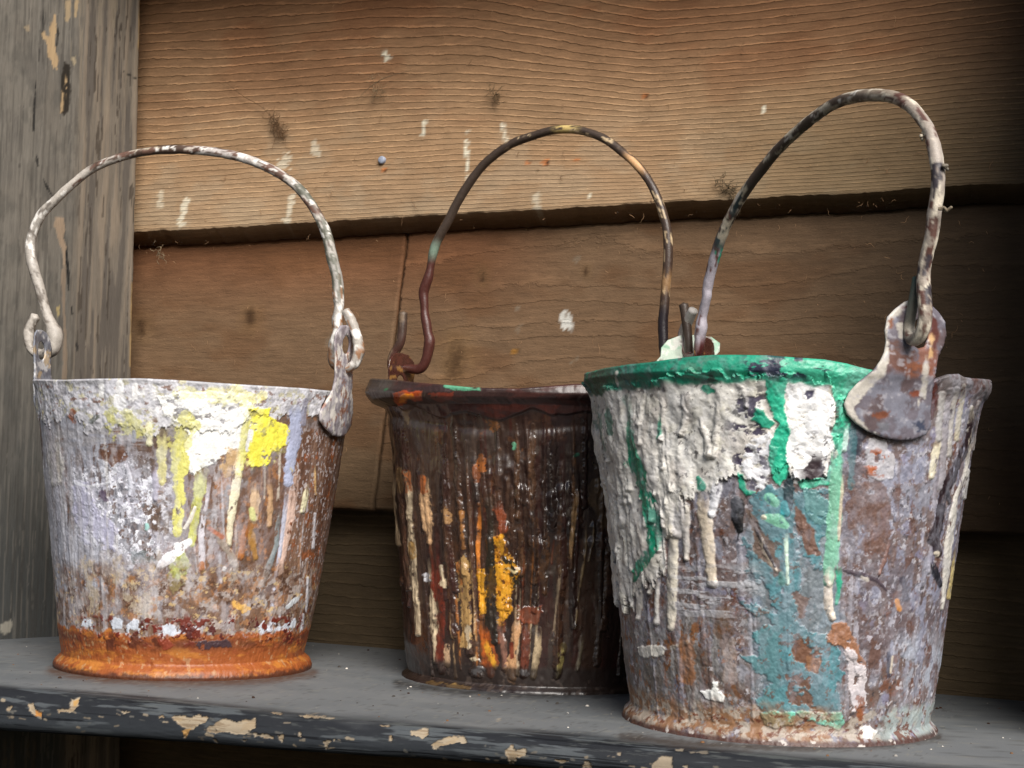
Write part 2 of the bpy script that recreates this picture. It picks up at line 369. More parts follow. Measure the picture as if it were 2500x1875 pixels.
def ear(k, outline, hole, mat, colf, dr=.0022, thick=.0014, lean=None, name='ear', seed=0, zsub=.00125):
    """outline/hole: lists of (s, z) on the (extended) body surface, s in metres of arc; bent along the wall"""
    def dens(pts, st):
        out = []
        for a, b in zip(pts, pts[1:]+pts[:1]):
            n = max(1, int(math.hypot(b[0]-a[0], b[1]-a[1])/st))
            for i in range(n): out.append((a[0]+(b[0]-a[0])*i/n, a[1]+(b[1]-a[1])*i/n))
        return out
    o = dens(outline, .0018); h = dens(hole, .0012)
    OH = np.array(o+h)
    V = [Vector(p) for p in o]+[Vector(p) for p in h]; no, nh = len(o), len(h)
    E = [(i, (i+1) % no) for i in range(no)]+[(no+i, no+(i+1) % nh) for i in range(nh)]
    def inside(p, poly):
        r = False
        for (ax, ay), (bx, by) in zip(poly, poly[1:]+poly[:1]):
            if (ay > p[1]) != (by > p[1]) and p[0] < (bx-ax)*(p[1]-ay)/(by-ay)+ax: r = not r
        return r
    xs = [p[0] for p in o]; ys = [p[1] for p in o]; rnd = random.Random(seed)
    x = min(xs)
    while x < max(xs):
        y = min(ys)
        while y < max(ys):
            p = (x+rnd.uniform(-.0003, .0003), y+rnd.uniform(-.0003, .0003))
            if inside(p, o) and not inside(p, h) and np.min(np.hypot(OH[:, 0]-p[0], OH[:, 1]-p[1])) > .0006: V.append(Vector(p))
            y += zsub*.75
        x += zsub*.75
    vs, es, fs, *_ = delaunay_2d_cdt(V, E, [], 1, 1e-6)
    T = []
    for f in fs:
        cx = sum(vs[i][0] for i in f)/len(f); cy = sum(vs[i][1] for i in f)/len(f)
        if inside((cx, cy), o) and not inside((cx, cy), h):
            if len(f) == 3: T.append(tuple(f))
    A = np.array([(v[0], v[1]) for v in vs]); n = len(A)
    edge = {}
    for t in T:
        for a, b in ((t[0], t[1]), (t[1], t[2]), (t[2], t[0])):
            edge[(a, b)] = 1
    bnd = [(a, b) for (a, b) in edge if (b, a) not in edge]
    th = A[:, 0]/.088; z = A[:, 1]
    bump = (fbm(A[:, 0]*180, A[:, 1]*180, seed, 3)-.5)*.0012
    L = lean(z) if lean else 0*z
    dmin = np.array([np.min(np.hypot(OH[:, 0]-a[0], OH[:, 1]-a[1])) for a in A])
    rnd_edge = -np.clip(.001-dmin, 0, .001)*.6
    Pf = k.pos(th, z, dr+thick+bump+L+rnd_edge); Pb = k.pos(th, z, dr+L)
    P = np.concatenate([Pf, Pb])
    F_ = [tuple(t) for t in T]+[tuple(i+n for i in t[::-1]) for t in T]
    for a, b in bnd: F_ += [(b, a, a+n), (b, a+n, b+n)]
    px, py = proj(P); cv = Canvas(px, py, np.r_[A[:, 0], A[:, 0]], np.r_[A[:, 1], A[:, 1]], np.array([.2, .2, .2])); colf(cv)
    ob = mesh_from(name, P, np.array(F_), mat, k.root, cv.col, cv.r)
    return ob
def ear_shape(s0, zc, w=1.0, h=1.0, neck_w=.0105, skirt=.022, top=.042, bottom=-.026, hole_z=.030, hole_r=.0055, sh=0.0):
    """spade outline centred on arc position s0, rim height zc"""
    half = [(0, top), (.006, top-.001), (.0105, top-.006), (.012, top-.013), (.0108, top-.020), (neck_w, .010), (.012, .002), (.0165, -.004), (skirt, -.012), (skirt, -.017), (.0165, -.0215), (.008, -.0255), (0, bottom)]
    pts = [(x*w, z*h) for x, z in half]+[(-x*w, z*h) for x, z in half[-2:0:-1]]
    o = [(s0+x+sh*z, zc+z) for x, z in pts]
    hl = [(s0+hole_r*math.cos(a)*.95+sh*hole_z, zc+hole_z*h+hole_r*1.15*math.sin(a)) for a in np.linspace(0, 2*math.pi, 18, endpoint=False)]
    return o, hl

# ================================================================== THE SETTING: boarded wall, corner post, shelf
WA, WB = at_z(756, 1567), at_z(2287, 1693.5)
WT = (WB-WA)/np.linalg.norm(WB-WA); WN = np.array([WT[1], -WT[0], 0.0]); ZU = np.array([0, 0, 1.0])
def wall_tz(x, y, w=0.0):
    p = at_plane(x, y, WA+WN*w, WN); return float((p-WA)@WT), float(p[2])
def wall_P(t, z, w): return WA + np.multiply.outer(t, WT) + np.multiply.outer(z, ZU) + np.multiply.outer(w, WN)

def wood_mat(name, fine=1.0, rough=.85):
    m, nt, b, N, Lk = new_mat(name)
    def math_(op, a, b_=None, c=None, clamp=False):
        n = N.new('ShaderNodeMath'); n.operation = op; n.use_clamp = clamp
        for i, v in enumerate((a, b_, c)):
            if v is None: continue
            if isinstance(v, (int, float)): n.inputs[i].default_value = v
            else: Lk.new(v, n.inputs[i])
        return n.outputs[0]
    def mr(v, a, b_, c=0.0, d=1.0, sm=True):
        n = N.new('ShaderNodeMapRange'); n.interpolation_type = 'SMOOTHSTEP' if sm else 'LINEAR'
        Lk.new(v, n.inputs['Value'])
        for k_, v_ in (('From Min', a), ('From Max', b_), ('To Min', c), ('To Max', d)): n.inputs[k_].default_value = v_
        return n.outputs[0]
    def noise(scale, det=4, ro=.6, sx=1, sy=1, off=0):
        mp = N.new('ShaderNodeMapping'); mp.inputs['Scale'].default_value = (sx, sy, 1); mp.inputs['Location'].default_value = (off, off*.7, off)
        Lk.new(tz.outputs['Vector'], mp.inputs[0]); n = N.new('ShaderNodeTexNoise'); n.inputs['Scale'].default_value = scale
        n.inputs['Detail'].default_value = det; n.inputs['Roughness'].default_value = ro; Lk.new(mp.outputs[0], n.inputs['Vector']); return n.outputs['Fac']
    tz = N.new('ShaderNodeAttribute'); tz.attribute_name = 'tz'
    wd = N.new('ShaderNodeAttribute'); wd.attribute_name = 'grain'
    co = N.new('ShaderNodeAttribute'); co.attribute_name = 'col'
    sp = N.new('ShaderNodeSeparateXYZ'); Lk.new(wd.outputs['Vector'], sp.inputs[0]); g, st = sp.outputs[0], sp.outputs[1]
    d1 = math_('MULTIPLY_ADD', noise(18, 2, .5, .3, 1), 2.2, -1.1)
    d2 = math_('MULTIPLY_ADD', noise(260, 4, .7, .5, 1, 3), .50, -.25)
    x = math_('ADD', math_('ADD', g, d1), d2)
    f = math_('FRACT', x)
    light = math_('MULTIPLY', mr(f, .62, .80), mr(f, .88, .94, 1, 0))
    dark = math_('MULTIPLY', mr(f, .86, .93), mr(f, .97, 1.0, 1, 0.0))
    brk = mr(noise(90, 3, .6, .5, 1, 9), .40, .55)
    dark = math_('MULTIPLY', dark, brk)
    saw = math_('MULTIPLY', mr(f, .05, .85), mr(f, .88, .95, 1, 0))
    fib = noise(420, 5, .7, .12, 1, 5); blot = noise(14, 4, .6, 1, 1, 2); speck = noise(700, 3, .7, .6, 1, 7)
    lp = mr(noise(60, 5, .7, .4, 1, 11), .36, .62, .25, 1.25); light = math_('MULTIPLY', light, lp)
    c1 = math_('MULTIPLY_ADD', light, .55, .90); c1 = math_('MULTIPLY_ADD', dark, -.12, c1)
    c1 = math_('MULTIPLY', math_('SUBTRACT', c1, 1.0), st); c1 = math_('ADD', c1, 1.0)
    c2 = math_('MULTIPLY_ADD', fib, 1.0*fine, 1-.5*fine); c3 = math_('MULTIPLY_ADD', blot, .5, .75)
    c4 = mr(speck, .62, .72, 1.0, 1.4); c5 = mr(speck, .30, .38, .72, 1.0)
    tot = math_('MULTIPLY', math_('MULTIPLY', c1, c2), math_('MULTIPLY', math_('MULTIPLY', c4, c5), c3))
    vm = N.new('ShaderNodeVectorMath'); vm.operation = 'SCALE'; Lk.new(co.outputs['Color'], vm.inputs[0]); Lk.new(tot, vm.inputs['Scale'])
    Lk.new(vm.outputs[0], b.inputs['Base Color']); b.inputs['Roughness'].default_value = rough; b.inputs['Specular IOR Level'].default_value = .25
    h = math_('MULTIPLY', math_('MULTIPLY', saw, st), 1.0)
    h = math_('MULTIPLY_ADD', fib, .45, h); h = math_('MULTIPLY_ADD', speck, .35, h)
    bp = N.new('ShaderNodeBump'); bp.inputs['Strength'].default_value = .9; bp.inputs['Distance'].default_value = .0009
    Lk.new(h, bp.inputs['Height']); Lk.new(bp.outputs[0], b.inputs['Normal'])
    return m
M_WOOD = wood_mat('rough_sawn_board')

def add_vec(o, name, A):
    at = o.data.attributes.new(name, 'FLOAT_VECTOR', 'POINT'); at.data.foreach_set('vector', np.ascontiguousarray(A, dtype=np.float32).reshape(-1, 3).ravel())

wall = empty('boarded_wall', tuple(WA)); tag(wall, 'brown rough sawn weatherboard wall behind the three kettles', kind='structure')
def plank(t0, t1, zb, zt, wb, wt, paint, grain, nt=420, nz=150, bevel=(.006, .012), skew=(0, 0), thick=.018, ragged=.0010, seed=0, lean=None, name='plank'):
    """front face grid between (t0..t1) x (zb..zt), proud wb at the lower edge and wt at the top; bevelled lower edge"""
    v = np.linspace(0, 1, nz)[:, None]; u = np.linspace(0, 1, nt)[None, :]
    Z = zb + (zt-zb)*v + 0*u; zz = (Z-zb)/(zt-zb)
    t0s = t0+skew[0]*zz+(fbm(Z*140, Z*0, seed+3, 4)-.5)*.0022; t1s = t1+skew[1]*zz+(fbm(Z*140, Z*0+9, seed+4, 4)-.5)*.0022
    Tt = t0s+(t1s-t0s)*u; W = wb+(wt-wb)*zz
    e = (fbm(Tt*220, Tt*0, seed, 5)-.5)*2*ragged+(fbm(Tt*14, Tt*0, seed+1, 3)-.5)*.0035
    Z = Z + e*(1-zz)**12 ; W = W+(fbm(Tt*45, Z*70, seed+2, 3)-.5)*.0012
    # rows: back bottom, bevel, front..., top, back top
    rows_T = [Tt[:1], Tt[:1]]; rows_Z = [Z[:1]-bevel[0]*.6, Z[:1]-bevel[0]]; rows_W = [W[:1]*0+wb-thick, W[:1]-bevel[1]]
    TT = np.concatenate([rows_T[0], rows_T[1], Tt[:1], Tt, Tt[-1:], Tt[-1:]])
    ZZ = np.concatenate([Z[:1]-bevel[0]*.7, Z[:1]-bevel[0], Z[:1]-.0006, Z, Z[-1:]+.001, Z[-1:]+.001])
    WW = np.concatenate([W[:1]-thick, W[:1]-bevel[1], W[:1]-.0012, W, W[-1:]-.002, W[-1:]-thick])
    P = wall_P(TT, ZZ, WW); px, py = proj(P)
    cv = Canvas(px, py, TT, ZZ, C(150, 112, 76)); paint(cv)
    G = np.stack([grain(TT, ZZ-zb, px), np.ones_like(TT), np.zeros_like(TT)], -1)
    if isinstance(cv.strength, np.ndarray) or cv.strength != 1: G[..., 1] = cv.strength
    nr, nc = TT.shape; q = grid_quads(nr, nc); tri = np.concatenate([q[:, [0, 1, 2]], q[:, [0, 2, 3]]])
    caps = []
    for j, fl in ((0, 1), (nc-1, 0)):
        for i in range(1, nr-1):
            a, b_, c = 0*nc+j, i*nc+j, (i+1)*nc+j
            caps.append((a, c, b_) if not fl else (a, b_, c))
    o = mesh_from(name, P, np.concatenate([tri, np.array(caps)]), M_WOOD, wall, cv.col, cv.r)
    add_vec(o, 'tz', np.stack([TT+seed*3, ZZ, WW], -1)); add_vec(o, 'grain', G)
    return o
Canvas.strength = 1
TL, TR = -.62, .80
ZB1 = wall_tz(1400, 507, .026)[1]; ZB2 = wall_tz(1600, 1269, .013)[1]; ZT = .50
DX = np.array([0, 350, 616, 950, 1114, 1200, 1380, 1560, 1607, 1830, 2200, 2600]); DY = np.array([0, 0, 9, 32, 51, 70, 133, 203, 214, 222, 212, 206])*.00031
def grain1(T, s, px):
    drop = np.interp(px[len(px)//2], DX, DY)[None, :]; drop = np.convolve(drop[0], np.ones(25)/25, 'same')[None, :] if False else drop
    s2 = np.clip(s, 0, 1) + drop*np.clip(s/.14, 0, 1.15)
    return -np.log(.0030+.030*s2)/.030
WOODC = C(180, 145, 109)
def paint1(cv):
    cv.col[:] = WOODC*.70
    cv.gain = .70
    red = ss(330, 0, cv.py)*.75; cv.mix(red*(fbm(cv.s*9, cv.z*16, 4, 3)*.5+.65), C(136, 90, 58), 1)
    cv.mix(ss(.5, .62, fbm(cv.s*10, cv.z*22, 8, 4))*ss(430, 150, cv.py), C(140, 88, 54), .35)
    cv.mix(ss(360, 560, cv.py), C(176, 152, 122), .55)
    cv.mix(ss(.48, .66, fbm(cv.s*30, cv.z*60, 58, 6))*ss(200, 400, cv.py), C(186, 166, 138), .35)
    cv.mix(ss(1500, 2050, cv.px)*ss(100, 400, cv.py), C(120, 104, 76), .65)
    cv.mix(ss(2050, 2600, cv.px), C(74, 60, 44), .6)  # shade at the right end of the wall, painted into the board
    for x0, y0, x1, y1, w, a in ((455, 490, 440, 545, 9, .55), (715, 480, 700, 540, 8, .4), (395, 470, 390, 500, 9, .3), (1140, 320, 1140, 372, 7, .8), (1140, 380, 1142, 438, 4, .85), (1037, 296, 1034, 330, 5, .8), (1226, 305, 1236, 345, 6, .5), (938, 128, 944, 142, 9, .85), (1310, 480, 1312, 520, 10, .35), (765, 350, 770, 370, 10, .4), (700, 385, 690, 400, 14, .35), (1865, 265, 1866, 272, 6, .8), (1440, 474, 1440, 482, 4, .7), (770, 560, 760, 566, 10, .3)):
        cv.stroke([(x0, y0, w*.8), ((x0+x1)/2, (y0+y1)/2, w*.6), (x1, y1, w)], C(206, 200, 180)*1.5, a=min(1, a*1.5), edge=.9, f=420, seed=int(x0), h=.0, dome=False)
    for x, y, r_ in ((1288, 397, 6), (1333, 398, 10), (1406, 390, 7), (1575, 234, 8), (938, 415, 6)):
        cv.stroke([(x-r_*.5, y, r_*.75), (x+r_*.5, y, r_*.65)], C(205, 120, 60), a=.8, edge=.6, seed=x, dome=False)
        cv.stroke([(x+r_*.35, y, r_*.35), (x+r_*.45, y+1, r_*.35)], C(45, 26, 16), a=.95, edge=.4, seed=x+1, dome=False)
    cv.strength = np.clip(1.1-.25*ss(300, 560, cv.py), .2, 1.2); cv.strength[:3] = .25
    cv.mix((np.arange(cv.px.shape[0]) < 2)[:, None]*np.ones(cv.px.shape), C(92, 72, 48), .8)
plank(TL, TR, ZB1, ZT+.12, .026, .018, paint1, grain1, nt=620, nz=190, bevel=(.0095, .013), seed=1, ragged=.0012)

def line_grain(levels, soft=.0):
    lv = np.array(sorted(levels))
    def g(T, s, px):
        z = s + (fbm(T*6, T*0, 12, 3)-.5)*.012*np.ones_like(s)
        for kx, ky, kr in ((1110, 885, .010), (1177, 676, .005), (612, 775, .007), (345, 800, .006), (1430, 663, .004)):
            tk, zk = wall_tz(kx, ky, .012); zk -= ZB2; dz = z-zk; e_ = np.exp(-((T-tk)/(kr*2.2))**2)
            z = z - np.sign(dz)*e_*np.minimum(abs(dz), kr)*np.exp(-abs(dz)/(kr*2.5))*.9
        return -np.interp(z, lv, np.arange(len(lv)))
    return g
cx0, cy0 = wall_tz(867*K, 515*K, .02)[0], wall_tz(808*K, 1100*K, .013)[0]
def paint2(cv):
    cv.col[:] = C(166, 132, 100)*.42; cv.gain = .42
    cv.mix(ss(820, 600, cv.py)*ss(1450, 1100, cv.px), C(172, 110, 70), .7)
    cv.mix(ss(900, 1200, cv.py), C(134, 112, 84), .55)  # darker lower part: wood tone plus painted shade behind the kettles
    cv.mix(ss(.45, .6, fbm(cv.s*12, cv.z*24, 18, 4)), C(140, 96, 60), .45)
    cv.mix(ss(1700, 2300, cv.px), C(66, 56, 42), .75)  # fades dark to the right: shade put into the board colour
    for x, y, w, a in ((1110, 890, 26, .55), (1117, 860, 20, .3), (1177, 676, 9, .6), (612, 775, 14, .6), (345, 800, 13, .5), (1430, 663, 7, .6)):
        cv.stroke([(x, y-w*.9, w*.75), (x, y+w*.9, w*.75)], C(70, 44, 26), a=min(1, a*1.4), edge=.5, seed=x, dome=False, soft=w*.7)
        cv.stroke([(x, y-w, w*2.0), (x, y+w, w*2.0)], C(186, 146, 98), a=.25, edge=.5, seed=x+3, dome=False, soft=w*1.5)
        cv.stroke([(x, y-w*.6, w*.5), (x, y+w*.6, w*.5)], C(88, 58, 36), a=a, edge=.5, seed=x, dome=False, soft=w*.5)
    cv.poly([(1366, 762), (1378, 757), (1390, 762), (1396, 780), (1398, 800), (1394, 815), (1390, 800), (1384, 800), (1377, 806), (1370, 795), (1366, 780)], C(222, 220, 212)*1.9, edge=3, h=.0004, a=.95, holes=.30, hf=500)
    for x, y, w, a in ((1262, 755, 6, .5), (1264, 803, 8, .35), (810, 835, 14, .3), (1407, 635, 8, .4), (1408, 878, 5, .6), (1395, 886, 4, .6)):
        cv.stroke([(x, y, w), (x+w*.7, y-w, w*.6)], C(196, 182, 160), a=a, edge=.9, seed=x, dome=False)
    cv.stroke([(1254, 858, 6), (1262, 857, 6)], C(225, 160, 70), a=.9, edge=.4, seed=2, dome=False); cv.stroke([(1265, 857, 3), (1266, 858, 3)], C(30, 18, 10), a=1, dome=False)
    cv.strength = .32*np.ones(cv.px.shape); cv.strength[:3] = .2
    cv.mix((np.arange(cv.px.shape[0]) < 2)[:, None]*np.ones(cv.px.shape), C(92, 72, 48), .8)
def paint2L(cv): paint2(cv); cv.strength *= .35
lv2 = [0, .010, .021, .036, .048, .060, .073, .085, .103, .118, .128, .143, .155, .175, .2, .23]
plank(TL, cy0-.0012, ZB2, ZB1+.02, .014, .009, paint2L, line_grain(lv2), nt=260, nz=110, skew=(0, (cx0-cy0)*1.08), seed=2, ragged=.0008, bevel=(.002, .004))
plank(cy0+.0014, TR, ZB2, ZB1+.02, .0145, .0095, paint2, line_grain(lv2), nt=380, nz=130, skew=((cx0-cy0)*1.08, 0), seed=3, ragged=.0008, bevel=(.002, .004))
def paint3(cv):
    cv.col[:] = C(104, 88, 66)*.62; cv.strength = .5*np.ones(cv.px.shape)  # low boards coloured darker to stand in for shade behind the kettles
def grain3(T, s, px): return -(s+(fbm(T*5, T*0, 22, 3)-.5)*.01)/.007
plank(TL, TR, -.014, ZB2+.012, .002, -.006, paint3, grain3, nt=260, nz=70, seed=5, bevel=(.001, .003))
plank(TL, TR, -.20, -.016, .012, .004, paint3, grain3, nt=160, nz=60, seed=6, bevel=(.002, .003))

# ---- corner post on the left
PA, PB = at_z(0, 1561), at_z(140, 1554)
PT = (PB-PA)/np.linalg.norm(PB-PA); PN = np.array([PT[1], -PT[0], 0.0])
def post_paint(cv):
    cv.col[:] = C(142, 132, 121)
    g = fbm(cv.s*22, cv.z*14, 40, 4); cv.mix(ss(.35, .65, g), C(122, 115, 108), .6)
    cv.mix(ss(.42, .7, fbm(cv.s*80, cv.z*40, 41, 6)), C(158, 148, 136), .5)
    cv.mix(ss(.44, .72, fbm(cv.s*110, cv.z*60, 46, 6)), C(98, 94, 88), .45)
    cv.mix(ss(800, 1500, cv.py), C(78, 82, 84), .85)                        # cooler, darker grey further down
    cv.mix(ss(600, 100, cv.px)*ss(500, 1000, cv.py), C(96, 94, 90), .35)
    cv.mix(ss(.56, .64, fbm(cv.s*900, cv.z*14, 49, 3)), C(88, 82, 76), .45, h=-.0002); cv.mix(ss(.60, .66, fbm(cv.s*700, cv.z*10, 50, 3)), C(166, 156, 144), .35)
    # bare weathered stripes on the right third
    xr = 345-.0275*cv.py
    d = xr-cv.px
    st = fbm(cv.s*330, cv.z*9, 43, 3)
    z_ = ss(165, 120, d)
    cv.mix(z_, C(150, 134, 118), .7)
    cv.mix(ss(.50, .60, st)*z_, C(172, 152, 132), .7, h=.0004)
    cv.mix(ss(.42, .36, st)*z_, C(112, 102, 94), .8)
    cv.mix(ss(.66, .7, fbm(cv.s*500, cv.z*22, 44, 4))*z_, C(84, 72, 62), .8, h=-.0004)
    cv.mix(ss(.62, .66, fbm(cv.s*300, cv.z*12, 47, 4))*ss(260, 120, d)*ss(600, 0, cv.py), C(178, 160, 138), .6)
    e = ss(.5, .56, fbm(cv.z*22, cv.z*0, 45, 3)); cv.mix(ss(10, 5, d+fbm(cv.z*90, cv.s*30, 48, 3)*6)*e, C(222, 182, 128), .95)
    cv.frame(1.66, 0, 0)
    cr = C(222, 186, 142)
    cv.poly([(215, 50), (228, 70), (232, 120), (222, 180), (236, 250), (232, 285), (215, 270), (195, 230), (190, 190), (165, 135), (180, 130), (200, 150), (208, 100)], cr, edge=6, h=-.0005, a=.95, streak=10)
    cv.poly([(235, 60), (240, 130), (234, 185), (226, 190), (230, 120)], C(34, 30, 28), edge=4, h=-.0006, streak=6)
    cv.poly([(262, 250), (282, 262), (287, 350), (280, 440), (262, 470), (244, 455), (248, 380), (252, 300)], C(58, 50, 42), edge=4, h=-.0007, streak=6)
    cv.poly([(250, 370), (258, 380), (256, 450), (246, 458)], cr, edge=3, h=-.0004, streak=8); cv.poly([(268, 300), (276, 340), (268, 400), (264, 350)], cr, edge=4, h=-.0004, streak=8, holes=.45)
    cv.poly([(265, 0), (287, 0), (285, 60), (275, 95), (265, 85)], C(205, 178, 142), edge=4, h=-.0004, streak=8); cv.poly([(304, 0), (318, 0), (310, 72), (300, 60)], C(210, 180, 140), edge=4, h=-.0003)
    cv.poly([(96, 105), (118, 105), (120, 125), (108, 130)], C(186, 164, 136), edge=5, h=-.0002); cv.poly([(290, 235), (306, 228), (312, 250), (300, 272)], C(196, 176, 146), edge=5, h=-.0002)
    for a in (((176, 30, 1.5), (175, 90, 3), (173, 135, 1)), ((160, 195, 1.5), (158, 250, 2)), ((148, 300, 1), (143, 370, 3.5), (138, 440, 4), (136, 525, 5)), ((148, 625, 3), (150, 650, 5), (155, 675, 3)), ((174, 722, 3), (186, 750, 5), (215, 800, 1.5)), ((268, 960, 3), (270, 1040, 5), (275, 1110, 7), (277, 1175, 3)), ((308, 1385, 3), (311, 1400, 5), (313, 1425, 2)), ((289, 1240, 2), (292, 1275, 3)), ((500, 290, 2), (550, 318, 2.5)), ((78, 670, 4), (79, 672, 4)), ((325, 1500, 1.5), (326, 1540, 2))):
        cv.stroke(list(a), C(34, 32, 32), h=-.0005, edge=.4, seed=int(a[0][0]))
    cv.poly([(222, 885), (250, 880), (266, 920), (260, 960), (268, 1000), (258, 1090), (250, 1020), (232, 960), (218, 920)], C(190, 162, 136), edge=5, h=.0003, streak=6)
    cv.poly([(246, 1090), (262, 1080), (268, 1300), (270, 1540), (252, 1540), (256, 1300)], C(164, 142, 122), edge=4, h=.0003, streak=8)
    cv.poly([(228, 1245), (242, 1240), (240, 1280), (232, 1282)], C(210, 184, 130), edge=5, h=0)
    cv.frame(3.4914, 0, 1400)
    cv.poly([(0, 430), (60, 410), (95, 390), (110, 440), (90, 500), (40, 525), (0, 500)], C(196, 186, 170), edge=8, h=.0003, a=.9)
    for x0 in (40, 100, 230, 290):
        cv.stroke([(x0, 1380, 18), (x0+5, 1500, 14), (x0-6, 1660, 22)], C(120, 108, 94), h=.0003, edge=.5, seed=x0, a=.8, wob=10)
    cv.col *= np.array([.50, .515, .52])*(1-.35*ss(500, 1600, cv.py)*0)[..., None] if False else np.array([.49, .515, .525]); cv.r[:] = .75
nu, nz = 360, 520
zz = np.linspace(-.20, .62, nz)[:, None]; U = np.linspace(0, 1, nu)[None, :]
# right edge follows the photographed edge of the post
ex = [(at_plane(x, y, PA, PN)) for x, y in ((345, 0), (341, 200), (334, 500), (328, 700), (320, 925))]
eu = np.array([(p-PA)@PT for p in ex]); ez = np.array([p[2] for p in ex]); o_ = np.argsort(ez)
fit = np.polyfit(ez, eu, 1); ur = np.polyval(fit, zz)+(fbm(zz*60, zz*0, 60, 4)-.5)*.0016
ul = -.26; UU = ul+(ur-ul)*U; ZZp = zz+0*U
rd = .003; dep = np.where((ur-UU) < rd, rd-np.sqrt(np.clip(rd**2-(rd-(ur-UU))**2, 0, None)), 0)
Pp = PA + UU[..., None]*PT + ZZp[..., None]*ZU - dep[..., None]*PN; Pp[..., 2] = ZZp
px, py = proj(Pp); cv = Canvas(px, py, UU, ZZp, C(140, 130, 118)); post_paint(cv)
Pp = Pp + PN*(cv.h+(fbm(UU*40, ZZp*6, 61, 3)-.5)*.0012)[..., None]
side = Pp[:, -1:] - PN*np.linspace(.003, .06, 8)[None, :, None]; bl = Pp[:, :1]-PN*.06
PPf = np.concatenate([Pp, side, bl], 1); cc = np.concatenate([cv.col, np.repeat(cv.col[:, -6:-5], 8, 1), cv.col[:, :1]], 1); rr = np.full(PPf.shape[:2], .75)
post = grid_obj('corner_post', PPf, M_POST, None, cc, rr, closed=True, flip=False)
tag(post, 'weathered grey painted timber post with bare wood stripes in the left corner', 'post')

# ---- the shelf
FA, FB = at_z(0, 1676), at_z(2017, 1853)
FT = (FB-FA)/np.linalg.norm(FB-FA); FN = np.array([FT[1], -FT[0], 0.0])
tl, tr = -.18, .80; nc = 1000
tt = np.r_[np.linspace(tl, -.04, 40)[:-1], np.linspace(-.04, .50, nc-80), np.linspace(.50, tr, 42)[1:]]
def shelf_rows():
    rows = []
    for q in np.linspace(.34, .0, 96)**1.0: rows.append((-q, 0.0))
    # rollover and front face (relative to the top arris); thickness th varies along the shelf
    for a in np.linspace(0, 1, 76)[1:]: rows.append(('f', a))
    for b_ in (0.01, .06, .3): rows.append(('u', b_))
    return rows
rows = shelf_rows(); P = []
dl, dr_ = at_plane(0, 1786, FA+FN*.008, FN), at_plane(1243, 1873, FA+FN*.008, FN)
tdl, tdr = (dl-FA)@FT, (dr_-FA)@FT
thk = np.interp(tt, [tdl, tdr], [-dl[2], -dr_[2]]); thk = np.clip(thk+(fbm(tt*12, tt*0, 70, 3)-.5)*.0015, .012, .05)
wob = (fbm(tt*9, tt*0, 71, 3)-.5)*.003
for kd in rows:
    if kd[0] == 'f':
        a = kd[1]*math.pi*.92; r_ = thk/2
        # flattened bullnose
        z = -r_+r_*np.cos(a); w = .0105*abs(math.sin(a))**.8 if False else .0105*math.sin(a)**.75
        P.append(FA+np.multiply.outer(tt, FT)+np.multiply.outer(w+wob, FN)+np.multiply.outer(z, ZU))
    elif kd[0] == 'u':
        P.append(FA+np.multiply.outer(tt, FT)+np.multiply.outer(-kd[1]+wob, FN)+np.multiply.outer(-thk*.985, ZU))
    else:
        q = kd[0]; P.append(FA+np.multiply.outer(tt, FT)+np.multiply.outer(q+wob*math.exp(q*20), FN)+np.multiply.outer(0*tt, ZU))
P = np.array(P); P[..., 2] = np.where(np.arange(len(P))[:, None] < 96, 0.0, P[..., 2])
px, py = proj(P); S_ = np.repeat(tt[None], len(P), 0); arc = np.r_[0, np.cumsum(np.linalg.norm(np.diff(P[:, 500], axis=0), axis=1))]; A_ = np.repeat(arc[:, None], P.shape[1], 1)
cv = Canvas(px, py, S_, A_, C(132, 135, 137)); aq = A_-arc[95]            # aq<0 top, >0 rollover
cv.mix(ss(.35, .7, fbm(S_*9, A_*14, 72, 4)), C(112, 117, 120), .7)
cv.mix(ss(.5, .7, fbm(S_*30, A_*60, 73, 4)), C(146, 148, 147), .4)
wear = ss(-.016, .006, aq+(fbm(S_*18, A_*60, 74, 4)-.5)*.026)
cv.mix(wear, C(28, 31, 38), .95, rough=.5)                                  # dark blue-black paint under the dust
cv.mix(ss(.56, .66, fbm(S_*26, A_*260, 75, 5))*wear, C(104, 110, 114), .7)
cv.mix(ss(.58, .68, fbm(S_*60, A_*500, 76, 5))*wear*ss(.02, .0, aq), C(110, 114, 112), .6)
cv.mix(ss(.010, .024, aq), C(100, 107, 114), .5); cv.mix(ss(.62, .68, fbm(S_*12, A_*700, 77, 6))*wear, C(18, 20, 26), .8)
pale = C(190, 174, 150)
cv.frame(1.4747, 0, 1500)
